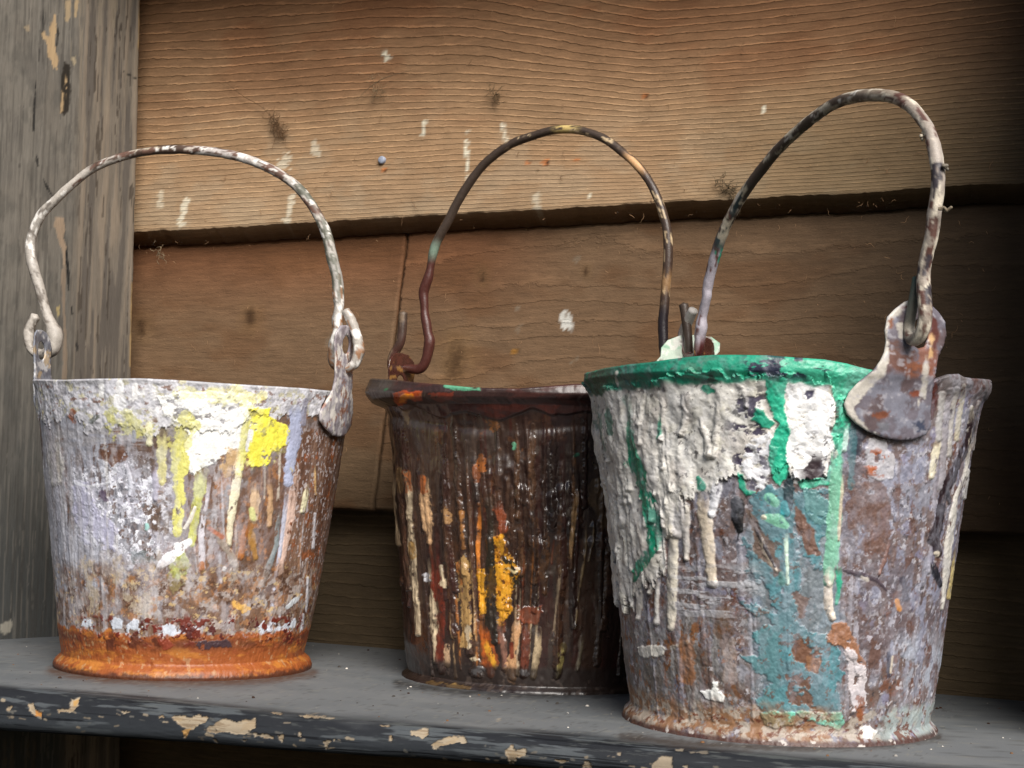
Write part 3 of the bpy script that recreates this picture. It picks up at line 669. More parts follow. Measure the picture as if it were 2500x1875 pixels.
for pts, a in (([(100, 325), (120, 318), (130, 340), (150, 355), (148, 380), (130, 370), (108, 352)], 1), ([(256, 305), (285, 300), (280, 325), (262, 350), (215, 352), (212, 345), (245, 340)], 1), ([(30, 330), (42, 332), (34, 348), (26, 346)], .7),
    ([(620, 370), (655, 362), (690, 370), (712, 358), (746, 372), (742, 392), (715, 398), (700, 412), (680, 418), (672, 445), (662, 448), (664, 410), (640, 392)], 1), ([(742, 408), (770, 398), (800, 375), (850, 385), (918, 374), (918, 405), (895, 424), (880, 432), (830, 428), (800, 420), (775, 432), (745, 425)], 1),
    ([(915, 430), (950, 430), (985, 438), (985, 448), (950, 445), (920, 440)], .9), ([(1000, 436), (1020, 434), (1014, 458), (1004, 452)], .9), ([(438, 350), (450, 346), (470, 352), (445, 360)], .8), ([(570, 365), (585, 362), (588, 370), (575, 372)], .7), ([(770, 450), (778, 448), (782, 462), (774, 460)], .7),
    ([(872, 452), (888, 450), (884, 462)], .8), ([(1162, 458), (1205, 450), (1206, 458), (1180, 462), (1176, 485), (1168, 470)], .9), ([(1075, 424), (1082, 422), (1082, 440), (1074, 438)], .8), ([(1398, 436), (1412, 434), (1412, 460), (1400, 458)], .8),
    ([(1478, 418), (1510, 410), (1540, 408), (1542, 430), (1520, 446), (1505, 440), (1482, 432)], 1), ([(1550, 468), (1580, 452), (1620, 440), (1668, 436), (1678, 460), (1640, 462), (1600, 470), (1562, 484)], 1), ([(1815, 490), (1845, 468), (1856, 490), (1895, 482), (1896, 510), (1862, 515), (1850, 540), (1832, 545), (1828, 515)], 1),
    ([(2100, 550), (2106, 526), (2122, 524), (2130, 552)], .9), ([(975, 350), (1010, 352), (1020, 360), (985, 360)], .4), ([(1075, 362), (1140, 360), (1205, 372), (1200, 378), (1100, 372)], .6), ([(1370, 398), (1400, 396), (1410, 404), (1380, 408)], .5), ([(1470, 520), (1510, 518), (1500, 524)], .8), ([(1515, 540), (1560, 534), (1570, 545), (1530, 550)], .9), ([(1680, 528), (1720, 534), (1738, 544), (1690, 542)], .8), ([(2000, 525), (2060, 528), (2020, 534)], .6)):
    m0 = cv.poly(pts, C(20, 20, 22), edge=7, f=420, seed=int(pts[0][0]), h=.0, a=.8, soft=5); m = cv.poly(pts, pale, edge=7, f=420, seed=int(pts[0][0]), h=-.0007, a=a, soft=.7, rough=.9, holes=.24, hf=300)
    cv.mix(m*ss(.5, .6, fbm(S_*60, A_*900, 82, 4)), C(150, 128, 102), .7)
    cv.mix(m*ss(.55, .65, fbm(S_*200, A_*400, 79, 3)), C(186, 162, 128), .5)
cv.poly([(125, 345), (150, 350), (148, 372), (128, 366)], C(214, 150, 80), edge=4, h=0); cv.poly([(262, 310), (284, 303), (272, 330), (262, 330)], C(206, 164, 104), edge=4, h=0); cv.poly([(655, 420), (688, 410), (668, 446)], C(204, 160, 100), edge=4, h=0, holes=.4)
cv.frame(1, 0, 0)
rc = random.Random(4)
for i in range(120):                                    # small nicks along the worn arris
    x = rc.uniform(0, 2500); y = 1700+x*.0885+rc.gauss(38, 20); w = rc.uniform(1.5, 5); cv.stroke([(x, y, w*.7), (x+rc.uniform(2, 16), y+rc.uniform(-2, 4), w*.6)], rc.choice([pale, C(120, 118, 112), C(150, 138, 120)]), h=-.0004, edge=.9, seed=i, dome=False, a=rc.uniform(.4, .95))
for k_, (x, y, r_) in enumerate(((445, 1664, 320), (1316, 1694, 345), (1905, 1822, 385))):   # rust, dirt and painted contact shade round the feet
    cv.stroke([(x-r_, y-26, 9), (x-r_*.6, y-6, 8), (x, y+4, 7), (x+r_*.6, y-2, 8), (x+r_, y-22, 9)], (C(96, 66, 46), C(44, 38, 36), C(70, 58, 50))[k_], h=0, edge=.9, f=300, seed=k_, a=.85, dome=False, soft=10, brk=.2)
cv.frame(1.4747, 1000, 1650)
for pts, a in (([(870, 320), (905, 290), (945, 290), (948, 335), (872, 335)], .8), ([(745, 275), (762, 275), (760, 285), (748, 286)], .7), ([(955, 262), (985, 262), (985, 270), (960, 270)], .5), ([(1005, 270), (1070, 268), (1075, 278), (1010, 278)], .35), ([(310, 155), (326, 152), (325, 166)], .8), ([(984, 325), (1000, 322), (998, 332)], .8)):
    cv.poly(pts, pale, edge=5, f=300, seed=int(pts[0][0]), h=-.0005, a=a, soft=.8, rough=.9)
cv.spots(ss(.0, -.02, aq), .71, C(150, 148, 140), f=380, seed=78, a=.6, w=.01)
cv.spots(ss(.0, -.02, aq), .70, C(86, 86, 84), f=240, seed=80, a=.5, w=.02)
cv.col *= .68
n_ = np.gradient(P, axis=0); nn = np.cross(n_, FT); nn /= np.linalg.norm(nn, axis=-1)[..., None]+1e-9
nn = np.where(nn[..., 2:3]*(np.arange(len(P)) < 100)[:, None, None] < 0, -nn, nn)
if nn[120, 500] @ FN < 0: nn[100:] *= -1
P = P+nn*np.where(np.arange(len(P))[:, None] > 60, cv.h+(fbm(S_*30, A_*200, 81, 3)-.5)*.0005*wear, 0)[..., None]
P = np.concatenate([P, P[:1]-ZU*.012]); c_ = np.concatenate([cv.col, cv.col[:1]]); r_ = np.concatenate([cv.r, cv.r[:1]])
shelf = grid_obj('shelf', P, M_SHELF, None, c_, r_+.1, flip=True); tag(shelf, kind='structure')

# ---- two unseen boards, added out of frame to shade the right and top of the wall
def dark_box(name, corners, z0, z1, th, label, colr):
    bm = bmesh.new(); a, b_ = [np.array(c) for c in corners]; d = (b_-a)/np.linalg.norm(b_-a); n = np.array([d[1], -d[0], 0])
    vs = [bm.verts.new(tuple(p+n*s+ZU*z)) for z in (z0, z1) for p, s in ((a, 0), (b_, 0), (b_, th), (a, th))]
    for f in ((0, 1, 2, 3), (7, 6, 5, 4), (0, 4, 5, 1), (1, 5, 6, 2), (2, 6, 7, 3), (3, 7, 4, 0)): bm.faces.new([vs[i] for i in f])
    bmesh.ops.recalc_face_normals(bm, faces=bm.faces); bmesh.ops.bevel(bm, geom=bm.edges[:], offset=.003, segments=2, affect='EDGES')
    me = bpy.data.meshes.new(name); bm.to_mesh(me); bm.free()
    m, nt, bs, N, Lk = new_mat(name+'_paint'); n1 = N.new('ShaderNodeTexNoise'); n1.inputs['Scale'].default_value = 40; cr = N.new('ShaderNodeValToRGB')
    cr.color_ramp.elements[0].color = (*(colr*.7), 1); cr.color_ramp.elements[1].color = (*colr, 1); Lk.new(n1.outputs['Fac'], cr.inputs[0]); Lk.new(cr.outputs[0], bs.inputs['Base Color']); bs.inputs['Roughness'].default_value = .8
    me.materials.append(m); o = bpy.data.objects.new(name, me); COL.objects.link(o); tag(o, label, kind='structure'); return o
SR = at_plane(2650, 1500, WA, WN); SR[2] = 0; SD = ray(2650, 1300); SD[2] = 0; SD = -SD/np.linalg.norm(SD)
dark_box('shade_board_right', (SR+SD*.17, SR), -.2, .70, .02, 'unseen dark board added at the right to shade the wall', C(70, 62, 52))
dark_box('shade_board_top', (WA+WT*-.55+WN*.0, WA+WT*.60+WN*.0), .565, .585, .15, 'unseen board added above the frame to shade the wall top', C(90, 76, 60))
# ================================================================== THE THREE KETTLES
WHT, GRY, LAV, CRM, BRN, RUST = C(236, 234, 232), C(150, 146, 150), C(168, 166, 184), C(232, 216, 188), C(92, 66, 50), C(150, 84, 42)
DEEP = C(56, 36, 28)

# ---------------- kettle 1: white, yellow and lavender paint over rust, orange foot
k1 = Kettle('kettle', 'left kettle with white and yellow paint drips and an orange painted foot', (128, 1638), (758, 1641), (520, 1664),
    [(60, 822), (85, 822), (140, 823), (200, 821), (300, 820), (400, 825), (500, 832), (600, 838), (650, 841), (700, 846), (755, 850), (780, 851)], .14, .035, 640, 400, M_KETTLE1,
    [(75, 822), (80, 840), (86, 911), (95, 1006), (106.5, 1115), (113, 1205), (121.5, 1296), (125, 1359), (131, 1396), (132, 1410), (119, 1421), (113, 1432), (117, 1448)],
    [(757, 830), (754, 861), (746, 933), (731, 1024), (716, 1115), (700, 1205), (682, 1296), (669, 1359), (659, 1396), (656, 1410), (669, 1421), (674, 1434), (670, 1452)])
cv = k1.cv; cv.gain = .92; s, z = cv.s, cv.z
cv.col[:] = C(116, 98, 88)*.8; cv.r[:] = .55
cv.mix(ss(.4, .6, fbm(s*40, z*22, 1, 6)), C(96, 70, 54)); cv.mix(ss(.55, .68, fbm(s*153, z*85, 2, 7)), C(140, 96, 66), .7); cv.mix(ss(.55, .62, fbm(s*102, z*102, 3, 7)), C(150, 144, 146), .75)
cv.frame(1.952, 0, 850)
L = cv.zone(0, 0, 620, 1300, 120)
cv.mix(L*ss(.40, .52, fbm(s*45, z*16, 5, 6)), C(158, 159, 170), .9, rough=.5)
cv.mix(L*ss(.56, .62, fbm(s*260, z*22, 6, 6)), C(194, 194, 202), .7, h=.0002)
cv.mix(L*ss(.60, .66, fbm(s*340, z*68, 7, 6)), BRN, .8)
# smooth brown flank on the right
Rr = cv.zone(1330, 380, 1800, 1330, 60)
cv.mix(Rr, C(104, 72, 56), .85, rough=.4); cv.mix(Rr*ss(.5, .6, fbm(s*300, z*14, 8, 6)), C(146, 116, 98), .6); cv.mix(Rr*ss(.6, .66, fbm(s*187, z*136, 9, 7)), C(150, 84, 44), .7); cv.mix(Rr*ss(.63, .66, fbm(s*714, z*442, 10, 3)), C(190, 180, 180), .8)
M = cv.zone(880, 560, 1360, 1250, 70); cv.mix(M*ss(.34, .5, fbm(s*85, z*68, 11, 6)), C(112, 80, 62), .8); cv.mix(M*ss(.58, .66, fbm(s*272, z*204, 12, 6)), C(176, 116, 62), .6)
# scraped white haze over the left middle
W1 = cv.poly([(340, 560), (560, 540), (760, 560), (800, 700), (815, 860), (790, 1000), (640, 1040), (480, 960), (360, 860)], WHT, ret=True, soft=60, edge=40, f=60)
cv.mix(W1*ss(.42, .52, fbm(s*119, z*102, 14, 7)), C(198, 196, 208), .9); cv.mix(W1*ss(.53, .58, fbm(s*408, z*340, 15, 7)), C(240, 240, 248), .95, h=.0003)
cv.mix(W1*ss(.62, .66, fbm(s*289, z*255, 16, 6)), C(110, 84, 70), .9); cv.mix(W1*ss(.60, .63, fbm(s*544, z*442, 18, 6)), C(70, 74, 84), .6)
cv.poly([(340, 620), (420, 650), (470, 760), (560, 860), (540, 960), (440, 970), (370, 900), (335, 780)], C(174, 172, 194), edge=26, f=120, a=.9, holes=.38, hf=140, seed=4, h=.0003)
cv.poly([(470, 450), (590, 450), (600, 540), (540, 560), (460, 530)], C(112, 78, 62), edge=26, f=160, seed=5, h=0, holes=.35)
cv.mix(cv.zone(210, 380, 700, 470, 25)*ss(.42, .55, fbm(s*26, z*420, 20, 6)), C(166, 162, 164), .8)
for x, w in ((232, 16), (258, 12), (292, 14), (330, 12), (372, 15), (420, 12)):
    cv.stroke([(x, 330, w), (x+6, 700, w*.8), (x+14, 1000+x % 97, w*.8)], C(168, 164, 168), h=.0003, edge=.35, seed=x, wob=10, a=.5)
cv.stroke([(255, 430, 30), (270, 560, 34), (268, 640, 18)], C(196, 192, 186), h=.0006, edge=.6, seed=3, a=.7)
k1.runs(26, [C(206, 202, 206), C(186, 180, 190), C(160, 150, 150), C(222, 216, 208)], 1, 200, 1150, 240, 1380, w=(4, 16), h=.0002, a=(.15, .45))
k1.runs(16, [C(216, 206, 190), C(150, 110, 80), C(206, 208, 216), C(176, 130, 92)], 2, 900, 1500, 420, 1380, w=(2, 7), a=(.3, .75), h=.0004)
# crust below the rim
top = cv.poly([(100, 100), (1800, 100), (1700, 240), (1560, 250), (1500, 330), (1440, 300), (1330, 330), (1200, 300), (1100, 420), (1000, 400), (820, 380), (700, 400), (560, 360), (480, 400), (420, 380), (360, 330), (250, 360), (170, 300)], C(214, 212, 216), edge=36, f=110, seed=21, h=.0005, a=.95, rough=.6, streak=34)
cv.mix(top*cv.zone(0, 0, 640, 500, 120), C(184, 182, 188), .6); cv.mix(top*ss(.54, .66, fbm(s*160, z*120, 23, 6)), C(140, 136, 142), .55, h=-.0003)
cv.mix(top*ss(.6, .66, fbm(s*221, z*221, 24, 6)), C(188, 180, 136), .7); cv.h += top*(fbm(s*150, z*130, 25, 4)-.4)*.0022
cv.mix(top*ss(.64, .68, fbm(s*255, z*255, 33, 6)), C(120, 78, 52), .8)
# bright white ground with cracks
wh = cv.poly([(760, 240), (840, 215), (1000, 210), (1180, 215), (1200, 300), (1190, 420), (1150, 480), (1080, 500), (1010, 560), (920, 590), (880, 570), (870, 480), (900, 420), (860, 350), (780, 330)], C(250, 249, 244), edge=26, f=150, seed=26, h=.0004, rough=.5, holes=.24, hf=120)
cv.gain = .95; cv.mix(wh, C(252, 250, 244), .8)
cv.mix(wh*ss(.655, .68, fbm(s*130, z*150, 27, 5)), C(110, 102, 104), .8, h=-.0002)
cv.spots(cv.zone(560, 200, 760, 330, 30), .50, WHT, f=140, seed=28, a=.9)
for x, y0, y1, w in ((485, 160, 225, 14), (575, 170, 270, 18), (560, 230, 280, 12), (650, 175, 230, 12)):
    cv.stroke([(x, y0, w), (x+5, y1, w)], WHT, h=.0008, seed=x)
OL = C(196, 192, 118)
m = cv.poly([(500, 300), (620, 290), (720, 290), (760, 360), (720, 430), (600, 420), (540, 440), (490, 380)], OL, edge=30, f=160, seed=29, h=.0001, a=.8, holes=.45, hf=220)
for pts, c, sd in (([(1020, 225, 40), (1120, 225, 45), (1240, 235, 30)], C(240, 232, 140), 1), ([(850, 215, 30), (960, 225, 18)], C(236, 230, 150), 2)):
    cv.stroke(pts, c, h=.0002, edge=.9, f=200, seed=sd, a=.6)
YEL = C(240, 230, 84); Y2 = C(224, 218, 124)
cv.stroke([(845, 380, 44), (850, 520, 34), (850, 700, 26), (846, 880, 24)], Y2, h=.0004, edge=.7, f=170, seed=31, wob=22)
cv.stroke([(900, 360, 50), (870, 470, 30)], Y2, h=.0003, edge=.8, f=170, seed=32, a=.8)
cv.stroke([(960, 560, 32), (958, 660, 30), (935, 760, 22), (922, 860, 20), (916, 935, 16)], C(196, 196, 104), h=.0005, edge=.45, f=200, seed=33)
cv.stroke([(772, 400, 26), (772, 520, 22), (772, 640, 20)], C(222, 214, 150), h=.0004, edge=.5, seed=34, a=.85); cv.stroke([(710, 340, 15), (712, 400, 16), (713, 452, 17)], C(238, 232, 190), h=.0008, edge=.3, seed=35)
cv.stroke([(640, 400, 10), (640, 440, 12)], C(150, 150, 156), h=.0005, seed=36)
cv.poly([(1190, 290), (1235, 282), (1275, 284), (1300, 330), (1372, 378), (1386, 430), (1345, 478), (1300, 488), (1270, 560), (1225, 570), (1176, 560), (1190, 450), (1188, 360)], YEL, edge=18, f=300, seed=37, h=.0004, rough=.42, holes=.24, hf=160); cv.mix(cv.zone(1170, 270, 1400, 590, 10)*ss(.56, .66, fbm(s*160, z*120, 110, 5)), C(236, 230, 150), .6); cv.mix(cv.zone(1180, 280, 1390, 580, 10)*ss(.64, .68, fbm(s*240, z*200, 111, 5)), C(150, 140, 96), .7)
cv.stroke([(1178, 300, 18), (1168, 400, 20), (1152, 500, 22), (1138, 600, 19)], Y2, h=.0006, edge=.3, seed=38)
cv.stroke([(1195, 400, 13), (1180, 480, 12)], WHT, h=.0004, seed=39)
cv.stroke([(1100, 510, 40), (1080, 560, 30), (1082, 600, 16)], C(206, 170, 122), h=.0003, edge=.7, seed=40, a=.8)
cv.poly([(820, 980), (880, 965), (905, 1000), (918, 1040), (896, 1078), (884, 1125), (860, 1140), (826, 1170), (800, 1130), (798, 1060), (806, 1010)], C(172, 176, 96), edge=14, f=220, seed=41, h=.0003, holes=.3)
# drips
def drip(pts, c, sd, h=.0011, a=1, edge=.18): cv.stroke(pts, c, h=h, edge=edge, f=300, seed=sd, a=a, rough=.42)
drip([(1145, 500, 16), (1130, 620, 20), (1112, 740, 20), (1100, 830, 18), (1094, 900, 16), (1094, 935, 15)], C(242, 232, 200), 50)
drip([(1400, 580, 10), (1418, 590, 12), (1402, 660, 22), (1380, 780, 24), (1355, 920, 21), (1340, 1010, 18), (1325, 1110, 17), (1310, 1220, 15), (1300, 1310, 13), (1288, 1380, 11)], C(222, 190, 174), 51, h=.001)
drip([(1420, 225, 30), (1412, 330, 34), (1400, 430, 30), (1385, 540, 28), (1372, 640, 20)], C(174, 180, 206), 52, h=.0007, edge=.4)
drip([(1450, 250, 14), (1445, 360, 12)], C(150, 146, 160), 53, h=.0005)
drip([(1372, 640, 12), (1358, 760, 11), (1345, 880, 9), (1330, 990, 9), (1312, 1100, 8), (1292, 1250, 8), (1280, 1350, 10)], C(192, 196, 214), 54, h=.0009)
drip([(1345, 760, 9), (1320, 860, 11), (1318, 940, 11), (1290, 1020, 14), (1262, 1100, 14), (1242, 1160, 15), (1262, 1220, 12), (1255, 1260, 9)], C(138, 148, 150), 55, h=.0009)
drip([(1215, 655, 18), (1218, 730, 22), (1212, 815, 22)], C(206, 176, 144), 56); drip([(1200, 770, 14), (1208, 812, 14)], C(206, 206, 140), 66, h=.0006); drip([(1285, 640, 14), (1290, 720, 12), (1284, 845, 15)], C(196, 158, 120), 57); drip([(1462, 655, 8), (1452, 720, 13), (1440, 780, 12)], C(226, 218, 180), 58)
drip([(1500, 560, 4), (1498, 640, 5), (1500, 700, 3)], C(196, 160, 110), 59)
drip([(1180, 830, 15), (1165, 900, 14), (1148, 1000, 14)], C(166, 104, 54), 60); drip([(1000, 620, 8), (985, 740, 10), (960, 860, 12), (962, 960, 15), (964, 1052, 17)], C(214, 208, 214), 61); drip([(962, 1030, 15), (963, 1060, 15)], C(190, 120, 70), 62, h=.0003)
drip([(1010, 850, 16), (1050, 920, 16), (1100, 975, 17), (1122, 1040, 18), (1105, 1120, 15), (1095, 1200, 18)], C(160, 146, 134), 63, h=.0007, edge=.4); drip([(1000, 860, 10), (1060, 900, 12)], C(178, 110, 82), 67, h=.0002)
drip([(1195, 840, 14), (1205, 930, 16), (1220, 1000, 12)], C(176, 128, 60), 64, h=.0006, a=.8); drip([(880, 860, 9), (905, 820, 10), (930, 760, 8)], C(232, 224, 210), 65)
drip([(350, 640, 8), (420, 660, 6), (520, 640, 5)], C(220, 220, 226), 68, h=.0003, a=.8); drip([(600, 560, 12), (620, 640, 14), (615, 700, 9)], C(214, 214, 224), 69, a=.9); drip([(730, 570, 12), (740, 660, 16), (738, 720, 12)], C(178, 172, 190), 70, a=.9)
cv.stroke([(745, 1065, 10), (800, 1010, 20), (850, 960, 26), (900, 922, 14)], C(250, 248, 250), h=.0005, edge=.5, f=300, seed=71); cv.stroke([(735, 1072, 5), (760, 1020, 5), (800, 975, 6)], C(240, 240, 246), h=.0003, edge=.8, seed=72)
cv.stroke([(696, 845, 12), (697, 862, 10)], C(160, 214, 206), h=.0004, edge=.6, seed=73); cv.stroke([(1072, 1050, 9), (1070, 1058, 8)], WHT, h=.0006, seed=74)
cv.stroke([(480, 690, 14), (500, 720, 16)], C(88, 70, 92), h=0, edge=.8, seed=75, a=.8, dome=False); cv.stroke([(650, 990, 30), (720, 1005, 14)], C(84, 98, 98), h=0, edge=.9, seed=76, a=.7, dome=False)
cv.stroke([(350, 300, 14), (352, 340, 18)], C(150, 84, 44), h=0, edge=.9, seed=77, a=.9, dome=False); cv.stroke([(440, 350, 12), (470, 325, 12)], C(88, 92, 84), h=.0004, edge=.7, seed=78)
# rusty lower third
low = cv.zone(200, 1040, 1500, 1420, 60)
cv.mix(low*ss(.38, .52, fbm(s*102, z*102, 80, 7)), C(118, 90, 72), .8); cv.mix(low*ss(.52, .62, fbm(s*187, z*170, 81, 7)), C(168, 156, 150), .85); cv.mix(low*ss(.60, .66, fbm(s*204, z*204, 82, 6)), C(170, 118, 72), .6)
cv.mix(low*ss(.60, .66, fbm(s*170, z*187, 83, 6)), C(84, 54, 36), .9); cv.mix(low*ss(.66, .69, fbm(s*238, z*272, 84, 6)), C(206, 176, 124), .7)
for x, y in ((560, 1050), (600, 1130), (640, 1180), (690, 1220), (420, 1060), (440, 1200)):
    cv.stroke([(x, y-40, 24), (x+5, y+60, 20)], C(186, 170, 146), h=.0001, edge=1.3, f=260, seed=x, a=.65, brk=.42)
for x0, y0, x1, y1 in ((545, 1290, 680, 1400), (1215, 1300, 1410, 1420), (1160, 1370, 1230, 1430), (380, 1290, 450, 1370), (760, 1320, 930, 1400)):
    mm = cv.poly([(x0, y0), (x1, y0+10), (x1-8, y1), (x0+10, y1)], C(206, 212, 222), edge=28, f=160, seed=x0, holes=.42, hf=200, h=.0003, a=.92)
cv.stroke([(1370, 1230, 10), (1400, 1200, 10), (1430, 1175, 5)], C(206, 210, 214), h=.0003, edge=.7, seed=85); cv.stroke([(1120, 1220, 14), (1180, 1240, 12), (1160, 1260, 8)], C(226, 176, 90), h=.0002, edge=.9, seed=86)
for x in (1440, 1462, 1500):
    cv.stroke([(x, 1270-(x-1440)*8, 6), (x-8, 1430-(x-1440)*8, 6)], C(210, 208, 214), h=.0007, edge=.5, seed=x, a=.9)
k1.patina(C(204, 206, 216), .30, 7, .08, ss(1500, 1000, (cv.px)*1.952))
# orange foot
zf = k1.zr.mean()*.152; ed = z + (fbm(s*119, z*153, 90, 6)-.5)*.012
cv.gain = .62
foot = ss(zf+.0012, zf-.0012, ed); cv.mix(foot, C(190, 104, 50), 1, rough=.5); cv.mix(foot*ss(.45, .65, fbm(s*68, z*272, 91, 6)), C(228, 146, 62), .8)
nk = np.exp(-((z-.0215)/.004)**2); cv.mix(foot*nk*ss(.36, .52, fbm(s*30, z*90, 92, 6)), C(120, 66, 44), .85); cv.mix(foot*ss(.57, .63, fbm(s*187, z*340, 93, 6)), C(168, 84, 40), .7)
cv.mix(foot*ss(.68, .72, fbm(s*300, z*300, 94, 3)), C(230, 196, 150), .4); cv.mix(ss(.0045, .0018, z+(fbm(s*340, z*340, 95, 3)-.5)*.004), C(96, 54, 38), .9)
cv.spots(cv.zone(380, 1270, 1460, 1420, 30), .65, C(128, 48, 30), f=210, seed=97, h=.0003, w=.01); cv.spots(cv.zone(400, 1290, 1400, 1400, 20), .66, C(96, 32, 26), f=170, seed=98, h=.0003, w=.01); cv.spots(cv.zone(260, 1360, 760, 1440, 25), .58, C(112, 56, 34), f=120, seed=99, w=.03)
cv.poly([(720, 1320), (770, 1318), (780, 1350), (735, 1362)], C(140, 54, 38), edge=9, seed=98, h=.0003, holes=.3); cv.poly([(750, 1390), (800, 1385), (840, 1420), (780, 1440)], C(164, 74, 48), edge=10, seed=99); cv.poly([(930, 1400), (1090, 1385), (1100, 1420), (960, 1440)], C(84, 60, 66), edge=16, f=200, holes=.36, seed=100)
cv.mix(ss(.0, .0015, z-k1.zr[None, :]+.003)*ss(.42, .5, fbm(s*204, z*85, 101, 3)), C(208, 206, 210), .8)
dent = (fbm(s*16, z*14, 102, 2)-.5)*.003; cv.h += dent*ss(.02, .05, z) + (fbm(s*510, z*102, 103, 6)-.5)*.0007 + (fbm(s*374, z*374, 104, 3)-.5)*.0005
cv.col *= np.where(z > .04, 1.0, 1.0)[..., None]*np.array([.97, .99, 1.01]); k1.finish(1)

# ---------------- kettle 2: dark brown varnish
k2 = Kettle('kettle', 'middle kettle thick with glossy dark brown varnish and an amber streak', (979, 1655), (1655, 1680), (1352, 1700),
    [(780, 818), (800, 820), (850, 823), (900, 829), (960, 834), (1010, 839), (1060, 841), (1120, 842), (1180, 837), (1240, 832), (1300, 831), (1500, 836), (1560, 838)], .088, .055, 640, 400, M_KETTLE2,
    [(798, 822), (799, 850), (806, 868), (830, 880), (838, 920), (846, 985), (851, 1060), (857, 1150), (866, 1260), (873, 1380), (880, 1432), (882, 1444), (868, 1453), (864, 1466), (869, 1474)],
    [(1553, 834), (1550, 860), (1544, 878), (1520, 890), (1512, 940), (1504, 1000), (1496, 1075), (1488, 1165), (1478, 1275), (1468, 1395), (1460, 1450), (1459, 1462), (1465, 1470), (1466, 1480), (1463, 1488)], squash=.93, backdrop=.013)
cv = k2.cv; cv.gain = 1.0; s, z = cv.s, cv.z
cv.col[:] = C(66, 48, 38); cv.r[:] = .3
cv.mix(ss(.4, .6, fbm(s*150, z*9, 1, 6)), C(50, 34, 30), .9); cv.mix(ss(.52, .62, fbm(s*220, z*14, 2, 6)), C(84, 60, 46), .7); cv.mix(ss(.56, .66, fbm(s*60, z*12, 3, 6)), C(74, 64, 58), .6)
cv.mix(ss(.60, .66, fbm(s*190, z*18, 4, 6)), C(70, 36, 30), .8); cv.mix(ss(.62, .68, fbm(s*153, z*102, 5, 6))*ss(.03, .12, z), C(112, 72, 44), .6)
cv.frame(1.843, 850, 850)
cv.mix(cv.zone(860, 150, 1400, 900, 80), C(40, 30, 32), .7)  # right side darkened: shade from the neighbouring kettle painted in
def dr2(pts, c, sd, h=.0012, a=1, edge=.35, rough=.35): cv.stroke(pts, c, h=h, edge=edge, f=260, seed=sd, a=a, rough=rough)
rnd = random.Random(5)
for i in range(60):                                     # long varnish runs
    x = rnd.uniform(170, 1500); y0 = rnd.uniform(240, 900); y1 = y0+rnd.uniform(150, 620); w = rnd.uniform(7, 16); c = rnd.choice([C(58, 40, 32), C(48, 32, 28), C(74, 52, 42), C(60, 30, 26), C(44, 34, 32)])
    k_ = 18*(1+(x-700)/900*-1)
    dr2([(x, y0, w), (x+k_*.3, (y0+y1)/2, w*.8), (x+k_, min(y1, 1440), w*1.1)], c, i, h=.0011, a=.8)
k2.runs(60, [C(44, 32, 28), C(70, 50, 40), C(90, 62, 46), C(60, 28, 24), C(110, 78, 54)], 3, 180, 1500, 260, 1470, w=(6, 20), a=(.4, .9), h=.0016)
k2.runs(26, [C(206, 170, 124), C(186, 116, 54), C(150, 74, 38), C(226, 200, 164)], 4, 420, 960, 800, 1480, w=(2, 7), a=(.35, .85), h=.0005)
AMB, ORG, PCH = C(246, 176, 52), C(196, 98, 34), C(232, 178, 128); CR2 = C(236, 214, 178)
dr2([(272, 570, 14), (278, 700, 13), (285, 860, 14), (290, 960, 15), (298, 1090, 13), (310, 1190, 13), (315, 1285, 11)], CR2, 101, edge=.2); dr2([(270, 560, 14), (276, 640, 13)], C(176, 102, 54), 102, h=.0002); dr2([(286, 880, 11), (290, 940, 12)], C(190, 150, 88), 103, h=.0002)
dr2([(338, 600, 22), (348, 700, 26), (362, 780, 22), (368, 870, 15)], C(228, 184, 138), 104, edge=.5); dr2([(335, 590, 22), (345, 640, 18)], C(172, 96, 46), 105, h=.0002)
dr2([(366, 950, 8), (375, 1080, 14), (384, 1200, 17), (396, 1320, 17), (398, 1410, 16)], CR2, 106); dr2([(385, 880, 24), (395, 1000, 22), (415, 1150, 20), (418, 1300, 18), (420, 1450, 18)], C(112, 44, 26), 107); dr2([(420, 980, 7), (428, 1050, 9)], CR2, 108); dr2([(445, 1340, 12), (446, 1425, 12)], C(230, 190, 150), 109)
dr2([(205, 560, 5), (212, 760, 6), (228, 885, 7)], C(190, 170, 136), 110); dr2([(192, 540, 4), (205, 760, 5), (220, 950, 4)], C(170, 150, 120), 111); dr2([(235, 550, 14), (240, 640, 14)], C(138, 112, 74), 112, a=.8)
dr2([(318, 560, 12), (320, 650, 11)], C(48, 32, 34), 113, h=.001); dr2([(258, 260, 22), (262, 300, 14), (266, 350, 5)], C(176, 150, 116), 114, h=.0002, a=.6, edge=.8)
am = cv.poly([(650, 850), (690, 845), (700, 880), (740, 950), (770, 1000), (755, 1080), (725, 1130), (735, 1180), (700, 1230), (660, 1160), (630, 1190), (588, 1205), (600, 1100), (586, 1010), (620, 1020), (645, 1010)], AMB, edge=16, f=240, h=.0004, rough=.25, holes=.26, hf=200)
cv.mix(am*ss(.5, .6, fbm(s*204, z*272, 6, 6)), C(232, 150, 40), .8); cv.mix(am*ss(.62, .66, fbm(s*442, z*340, 7, 3)), C(110, 62, 24), .9)
cv.poly([(700, 940), (760, 960), (768, 1060), (740, 1080), (745, 1040), (705, 1000)], C(60, 52, 36), edge=14, f=300, holes=.45, h=.0003)
dr2([(720, 990, 5), (750, 1010, 5), (768, 995, 5)], C(236, 214, 160), 115, h=.0003)
dr2([(640, 640, 20), (640, 800, 17), (642, 960, 20), (640, 1100, 26), (645, 1250, 26), (652, 1320, 22)], C(44, 38, 26), 116, h=.0013)
